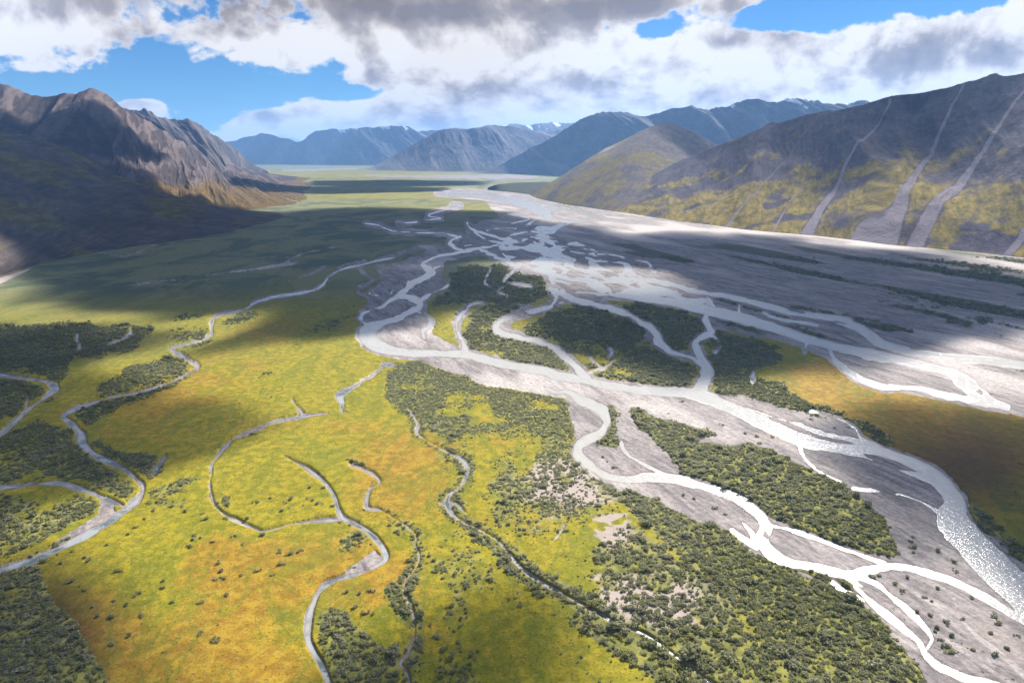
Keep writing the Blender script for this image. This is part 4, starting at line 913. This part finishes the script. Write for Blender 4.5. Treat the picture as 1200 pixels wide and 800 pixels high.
def cloud(shadow, base, label, edge=260., thick=320., seed=1, n=150, holes=False):
    """A flat-bottomed cloud standing where its shadow outline on the valley floor points to the sun."""
    g = np.array([ground(x, y) for x, y in shadow]); off = SUN[:2] / SUN[2] * base
    P = g + off
    lo, hi = P.min(0) - edge, P.max(0) + edge
    X, Y = np.meshgrid(np.linspace(lo[0], hi[0], n), np.linspace(lo[1], hi[1], n))
    wx = X + fbm(X, Y, edge * 3.5, 4, seed, .6) * edge * .8; wy = Y + fbm(X, Y, edge * 3.5, 4, seed + 7, .6) * edge * .8
    d = np.full(X.shape, 1e9); ins = np.zeros(X.shape, bool)
    for (x0, y0), (x1, y1) in zip(P, np.roll(P, -1, 0)):
        dx, dy = x1 - x0, y1 - y0
        t = np.clip(((wx - x0) * dx + (wy - y0) * dy) / (dx * dx + dy * dy + 1e-9), 0, 1)
        d = np.minimum(d, np.hypot(wx - x0 - t * dx, wy - y0 - t * dy))
        if y0 != y1: ins ^= ((y0 > wy) != (y1 > wy)) & (wx < (x1 - x0) * (wy - y0) / (y1 - y0) + x0)
    sd = np.where(ins, d, -d) + edge * .5
    T = thick * np.clip(sd / edge, 0, 1) ** 1.2
    lump = .75 + .5 * ridged(X / (edge * 1.6), Y / (edge * 1.6), seed + 3, 4)
    T = T * sstep(-.75, -.2, fbm(X, Y, 1500, 3, seed + 61, .5)) if holes else T
    top = base + T * .8 * lump; bot = base - T * .2 * (.7 + .6 * fbm(X, Y, edge, 3, seed + 5))
    inc = (sd > 0)
    fm = inc[:-1, :-1] & inc[1:, :-1] & inc[:-1, 1:] & inc[1:, 1:]
    if not fm.any(): return None
    gq_ = grid_quads(n, n)[fm.ravel()]; N = n * n
    quads = [gq_, gq_[:, ::-1] + N]
    es = {}
    for qd in gq_:
        for a, b in zip(qd, np.roll(qd, -1)):
            if (b, a) in es: es.pop((b, a))
            else: es[(a, b)] = 1
    quads.append(np.array([(b, a, a + N, b + N) for a, b in es]))
    quads = np.vstack(quads)
    co = np.vstack([np.stack([X, Y, np.maximum(top, bot + 1)], -1).reshape(-1, 3), np.stack([X, Y, bot], -1).reshape(-1, 3)])
    ids, inv = np.unique(quads.ravel(), return_inverse=True)
    o = mesh_np('cloud', co[ids], inv.reshape(-1, 4), mat_cloud)
    return tag(o, label, 'cloud', 'clouds overhead shading the valley', kind='stuff')

CLOUDS = [
 ([(370,212),(470,211),(570,213),(560,217),(480,218),(380,217)], 3000, 'long thin grey cloud shading a far strip of the valley', 170, 21),
 ([(280,220),(420,218),(530,220),(520,224),(400,226),(290,225)], 3000, 'long ragged grey cloud shading the far meadows', 130, 22),
 ([(-250,262),(-100,250),(60,240),(160,238),(250,242),(330,248),(420,244),(520,246),(600,250),(640,262),(700,268),(740,276),(800,272),(880,276),(960,286),(1060,294),(1200,304),(1500,330),(1500,370),(1300,360),(1180,358),(1090,378),(1000,396),(930,404),(850,400),(800,398),(740,386),(690,366),(640,362),(560,358),(520,358),(470,376),(430,382),(400,366),(420,348),(360,340),(300,342),(240,344),(170,346),(140,326),(100,309),(0,306),(-250,312)], 3000, 'wide grey cloud shading the middle of the valley and the gravel plain', 190, 1),
 ([(1000,502),(1060,484),(1120,484),(1200,494),(1330,510),(1330,690),(1250,650),(1180,606),(1135,570),(1080,536)], 2600, 'grey cloud shading the orange slope beside the river bend', 90, 2),
 ([(-160,384),(0,382),(120,384),(190,392),(150,408),(90,415),(80,445),(160,456),(230,470),(300,490),(240,520),(180,530),(120,500),(60,500),(0,470),(-160,470)], 2600, 'ragged grey cloud shading the willow flat at left', 80, 3),
 ([(-160,665),(0,660),(50,680),(110,730),(160,800),(180,860),(-160,860)], 2600, 'unseen grey cloud added to darken the brown thicket in the corner', 60, 4),  # unseen, added only to darken this corner
 ([(385,345),(440,350),(430,374),(390,378),(360,368)], 2600, 'small grey cloud shading the green bank by the gravel bend', 90, 5),
 ([(480,740),(560,720),(620,780),(600,850),(470,850)], 2600, 'small thin cloud shading the tundra at the bottom edge', 60, 6),
]
def raised(pts):      # ground outline of a shadow that falls on a slope
    out = []
    for px, py, Y in pts:
        x, y, z = at_depth(px, py, Y); x -= SUN[0] / SUN[2] * z; y -= SUN[1] / SUN[2] * z
        t = CP * y + SP * H; out.append((600 + x / t * FPX, 400 + (H * CP - SP * y) / t * FPX))
    return out
CLOUDS += [(raised([(860,182,3900),(910,170,3700),(960,166,3500),(1020,166,3250),(1090,166,3100),(1160,160,2950),(1250,150,2850),(1400,150,2700),(1480,60,3200),(1215,70,3500),(1100,88,3800),(1040,98,3950),(945,120,4300),(870,142,4500)]), 3000, 'long grey cloud shading the crest of the right hand mountain', 330, 31),
 (raised([(770,200,5000),(800,205,4800),(850,195,4700),(860,165,5600),(800,140,6000),(765,150,5800)]), 3000, 'small grey cloud shading the back of the rounded hill', 260, 32),
 (raised([(-60,170,4600),(0,165,4700),(60,150,5000),(130,155,5300),(200,185,5500),(150,205,4800),(60,190,4200),(-100,200,4000)]), 3000, 'grey cloud shading the middle of the left mountain', 140, 33)]
for poly, b, lab, e, sd in CLOUDS: cloud(poly, b, lab, e, 75 if sd in (31, 32) else 330, sd, holes=(sd == 1))

# ------------------------------------------------------------------ haze
def box(name, lo, hi, mat):
    co = np.array([(x, y, z) for z in (lo[2], hi[2]) for y in (lo[1], hi[1]) for x in (lo[0], hi[0])], float)
    qd = np.array([(0, 2, 3, 1), (4, 5, 7, 6), (0, 1, 5, 4), (2, 6, 7, 3), (0, 4, 6, 2), (1, 3, 7, 5)])
    return mesh_np(name, co, qd, mat, smooth=False)
mh, q, out = new_mat('valley_air')
vh = q.n('ShaderNodeVolumePrincipled', {'Color': C(.26, .52, 1.0), 'Density': 3.4e-5, 'Anisotropy': .2})
q.t.links.new(vh.outputs[0], out.inputs['Volume'])
haze = box('haze', (-60000, -2000, -12), (60000, 40000, 1650), mh)
tag(haze, 'thin blue valley haze veiling the far mountains', 'haze', kind='stuff')

# ------------------------------------------------------------------ sky
w = bpy.data.worlds.new('World'); scn.world = w; w.use_nodes = True
w.node_tree.nodes.clear()
q = NT(w.node_tree)
wout = q.n('ShaderNodeOutputWorld')
sky = q.n('ShaderNodeTexSky', sky_type='NISHITA', sun_disc=False, sun_elevation=SUN_EL, sun_rotation=SUN_AZ, altitude=400, air_density=1.0, dust_density=.1, ozone_density=4.0)
dirv = q.n('ShaderNodeTexCoord').outputs['Generated']
sx = q.n('ShaderNodeSeparateXYZ', {0: dirv})
ysafe = q.math('MAXIMUM', sx.outputs[1], .05)
U = q.math('DIVIDE', sx.outputs[0], ysafe)                            # tangent of the bearing
el = q.math('DIVIDE', sx.outputs[2], q.math('SQRT', q.math('ADD', q.math('MULTIPLY', sx.outputs[0], sx.outputs[0]), q.math('MULTIPLY', sx.outputs[1], sx.outputs[1]))))
elc = q.math('MAXIMUM', el, .0)
# cloud deck: the view ray met with a layer overhead, so that it crowds towards the horizon
def bearing(px, py):
    a, b, c = ray(px, py); return a / b, c / math.hypot(a, b)
def blobs(shift_u, shift_e):
    tot = 0.0
    u_ = q.math('ADD', U, shift_u) if shift_u else U
    e_ = q.math('ADD', el, shift_e) if shift_e else el
    for px, py, rx, ry, wgt in SKYSPOTS:
        u0, e0 = bearing(px, py); ru, re = rx / 811., ry / 811.
        a = q.math('DIVIDE', q.math('SUBTRACT', u_, u0), ru); b = q.math('DIVIDE', q.math('SUBTRACT', e_, e0), re)
        g = q.math('EXPONENT', q.math('MULTIPLY', q.math('ADD', q.math('MULTIPLY', a, a), q.math('MULTIPLY', b, b)), -1.0))
        tot = q.math('MULTIPLY_ADD', g, wgt, tot)
    return tot
SKYSPOTS = [  # where the sky stood open (-) and where cloud was banked (+)
 (180,58,34,18,-.75), (215,95,95,20,-.95), (110,105,90,12,-.75), (330,112,110,14,-.85), (385,88,26,22,-.6), (420,108,46,10,-.6), (55,98,40,7,-.5), (260,136,60,14,-.7), (18,70,34,5,-.4),
 (172,122,30,9,1.5), (254,131,8,4,.7), (150,88,40,7,.5), (330,140,46,11,1.0), (370,128,44,14,.7), (440,134,70,20,.9), (295,152,26,7,.8), (560,140,120,22,.6), (760,115,120,20,.6), (930,105,100,16,.7), (1090,85,90,16,.7), (1190,60,70,26,.6), (340,62,46,16,.6),
 (765,34,40,11,-1.0), (890,20,54,11,-1.1), (1000,2,80,11,-1.2), (1115,4,46,9,-1.2), (955,24,26,8,-.7), (865,36,24,7,-.5), (1165,2,30,6,-.4),
 (1050,58,200,30,.6), (850,84,120,34,.5), (620,110,160,40,.5), (600,30,170,40,.6), (90,36,150,36,.7), (440,60,70,30,.5), (450,0,300,25,.5), (700,0,150,18,.5), (280,40,70,22,.4),
]
def sky_vec(du, de, fu, fe):
    u_ = q.math('ADD', U, du) if du else U
    e_ = q.math('ADD', elc, de) if de else elc
    return q.n('ShaderNodeCombineXYZ', {0: q.math('MULTIPLY', u_, 1.7 * fu), 1: q.math('MULTIPLY', q.math('LOGARITHM', q.math('ADD', e_, .12), 2.718), fe), 2: 3.7}).outputs[0]
nd_ = q.noise(sky_vec(0, 0, 6.4, 4.4), 1.0, 10, .59, .15)
d0 = q.math('ADD', q.math('MULTIPLY', q.math('SUBTRACT', nd_, .5), 3.9), q.math('ADD', blobs(0, 0), .06))
amount = q.step(d0, -.14, .24)
# billows: tops face the light, bellies do not
pa = q.noise(sky_vec(0, 0, 8.0, 4.2), 1.0, 8, .54, .2)
pb = q.noise(sky_vec(.012, .022, 8.0, 4.2), 1.0, 8, .54, .2)
relief = q.math('SUBTRACT', pb, pa)
GREY = [(300,2,300,18,.42), (560,16,170,16,.5), (760,4,130,11,.45), (120,42,110,22,.26), (432,74,20,20,.42), (650,82,70,10,.42), (540,100,90,8,.25), (925,60,24,16,.46), (1075,66,32,20,.5), (1180,72,40,16,.34), (960,108,110,8,.42), (850,50,22,7,.34), (1000,92,60,12,.25), (60,20,140,20,.22), (240,30,60,16,.25), (700,96,60,8,.25)]
gsum = 0.0
for px, py, rx, ry, wgt in GREY:
    u0, e0 = bearing(px, py)
    a = q.math('DIVIDE', q.math('SUBTRACT', U, u0), rx / 811.); b = q.math('DIVIDE', q.math('SUBTRACT', el, e0), ry / 811.)
    gsum = q.math('MULTIPLY_ADD', q.math('EXPONENT', q.math('MULTIPLY', q.math('ADD', q.math('MULTIPLY', a, a), q.math('MULTIPLY', b, b)), -1.0)), wgt, gsum)
soft_n = q.noise(sky_vec(0, 0, 7.0, 3.8), 1.0, 7, .52, .3)
shade = q.math('ADD', q.math('MULTIPLY', gsum, q.math('MULTIPLY_ADD', soft_n, 1.5, .3)), q.math('ADD', q.math('MULTIPLY', q.math('SUBTRACT', soft_n, .50), 1.3), q.math('MULTIPLY', relief, 2.3)))
shade = q.math('MULTIPLY', shade, q.step(d0, -.1, .35), clamp=True)
ramp = q.n('ShaderNodeValToRGB', {0: shade})
cr_ = ramp.color_ramp
cr_.elements[0].position = 0.0; cr_.elements[0].color = C(1.0, .97, .94)
cr_.elements[1].position = 1.0; cr_.elements[1].color = C(.27, .24, .235)
for p_, c_ in ((.22, C(.80, .745, .715)), (.55, C(.43, .385, .37))):
    e = cr_.elements.new(p_); e.color = c_
bg_sky = q.n('ShaderNodeBackground', {'Color': q.mul(sky.outputs[0], C(.34, .68, 1.0)), 'Strength': .043})
bg_cl = q.n('ShaderNodeBackground', {'Color': ramp.outputs[0], 'Strength': .48})
lowcut = q.step(el, -.01, .01)
# behind and overhead, out of view, broken cloud is kept to add fill light
front = q.step(sx.outputs[1], .02, .25)
high = q.step(el, .36, .24)
cover_f = q.math('MULTIPLY', q.math('MULTIPLY', amount, lowcut), q.math('ADD', .5, q.math('MULTIPLY', q.math('MULTIPLY', front, high), .5)))
mx = q.n('ShaderNodeMixShader', {0: cover_f, 1: bg_sky.outputs[0], 2: bg_cl.outputs[0]})
q.t.links.new(mx.outputs[0], wout.inputs[0])

# ------------------------------------------------------------------ sun, camera, render
sl = bpy.data.lights.new('sun', 'SUN'); sl.energy = 5.0; sl.angle = R(.5); sl.color = (1.0, .94, .85)
so = bpy.data.objects.new('sun', sl); COL.objects.link(so)
from mathutils import Vector
so.rotation_euler = Vector(SUN).to_track_quat('Z', 'Y').to_euler()
so.location = (0, 0, 4000)
cam = bpy.data.cameras.new('camera'); cam.sensor_width = 36; cam.lens = 36 * FPX / 1200; cam.clip_start = 1; cam.clip_end = 200000
co_ = bpy.data.objects.new('camera', cam); COL.objects.link(co_)
co_.location = (0, 0, H); co_.rotation_euler = (math.pi / 2 - PITCH, 0, 0)
scn.camera = co_
vs = scn.view_settings
vs.view_transform = 'Standard'; vs.look = 'None'; vs.gamma = 1.0; vs.exposure = 1.18; vs.use_curve_mapping = False
cy = scn.cycles
cy.max_bounces = 6; cy.diffuse_bounces = 2; cy.glossy_bounces = 2; cy.transmission_bounces = 2; cy.volume_bounces = 1; cy.transparent_max_bounces = 24
cy.use_denoising = True; cy.sample_clamp_indirect = 4.0
cy.caustics_reflective = False; cy.caustics_refractive = False
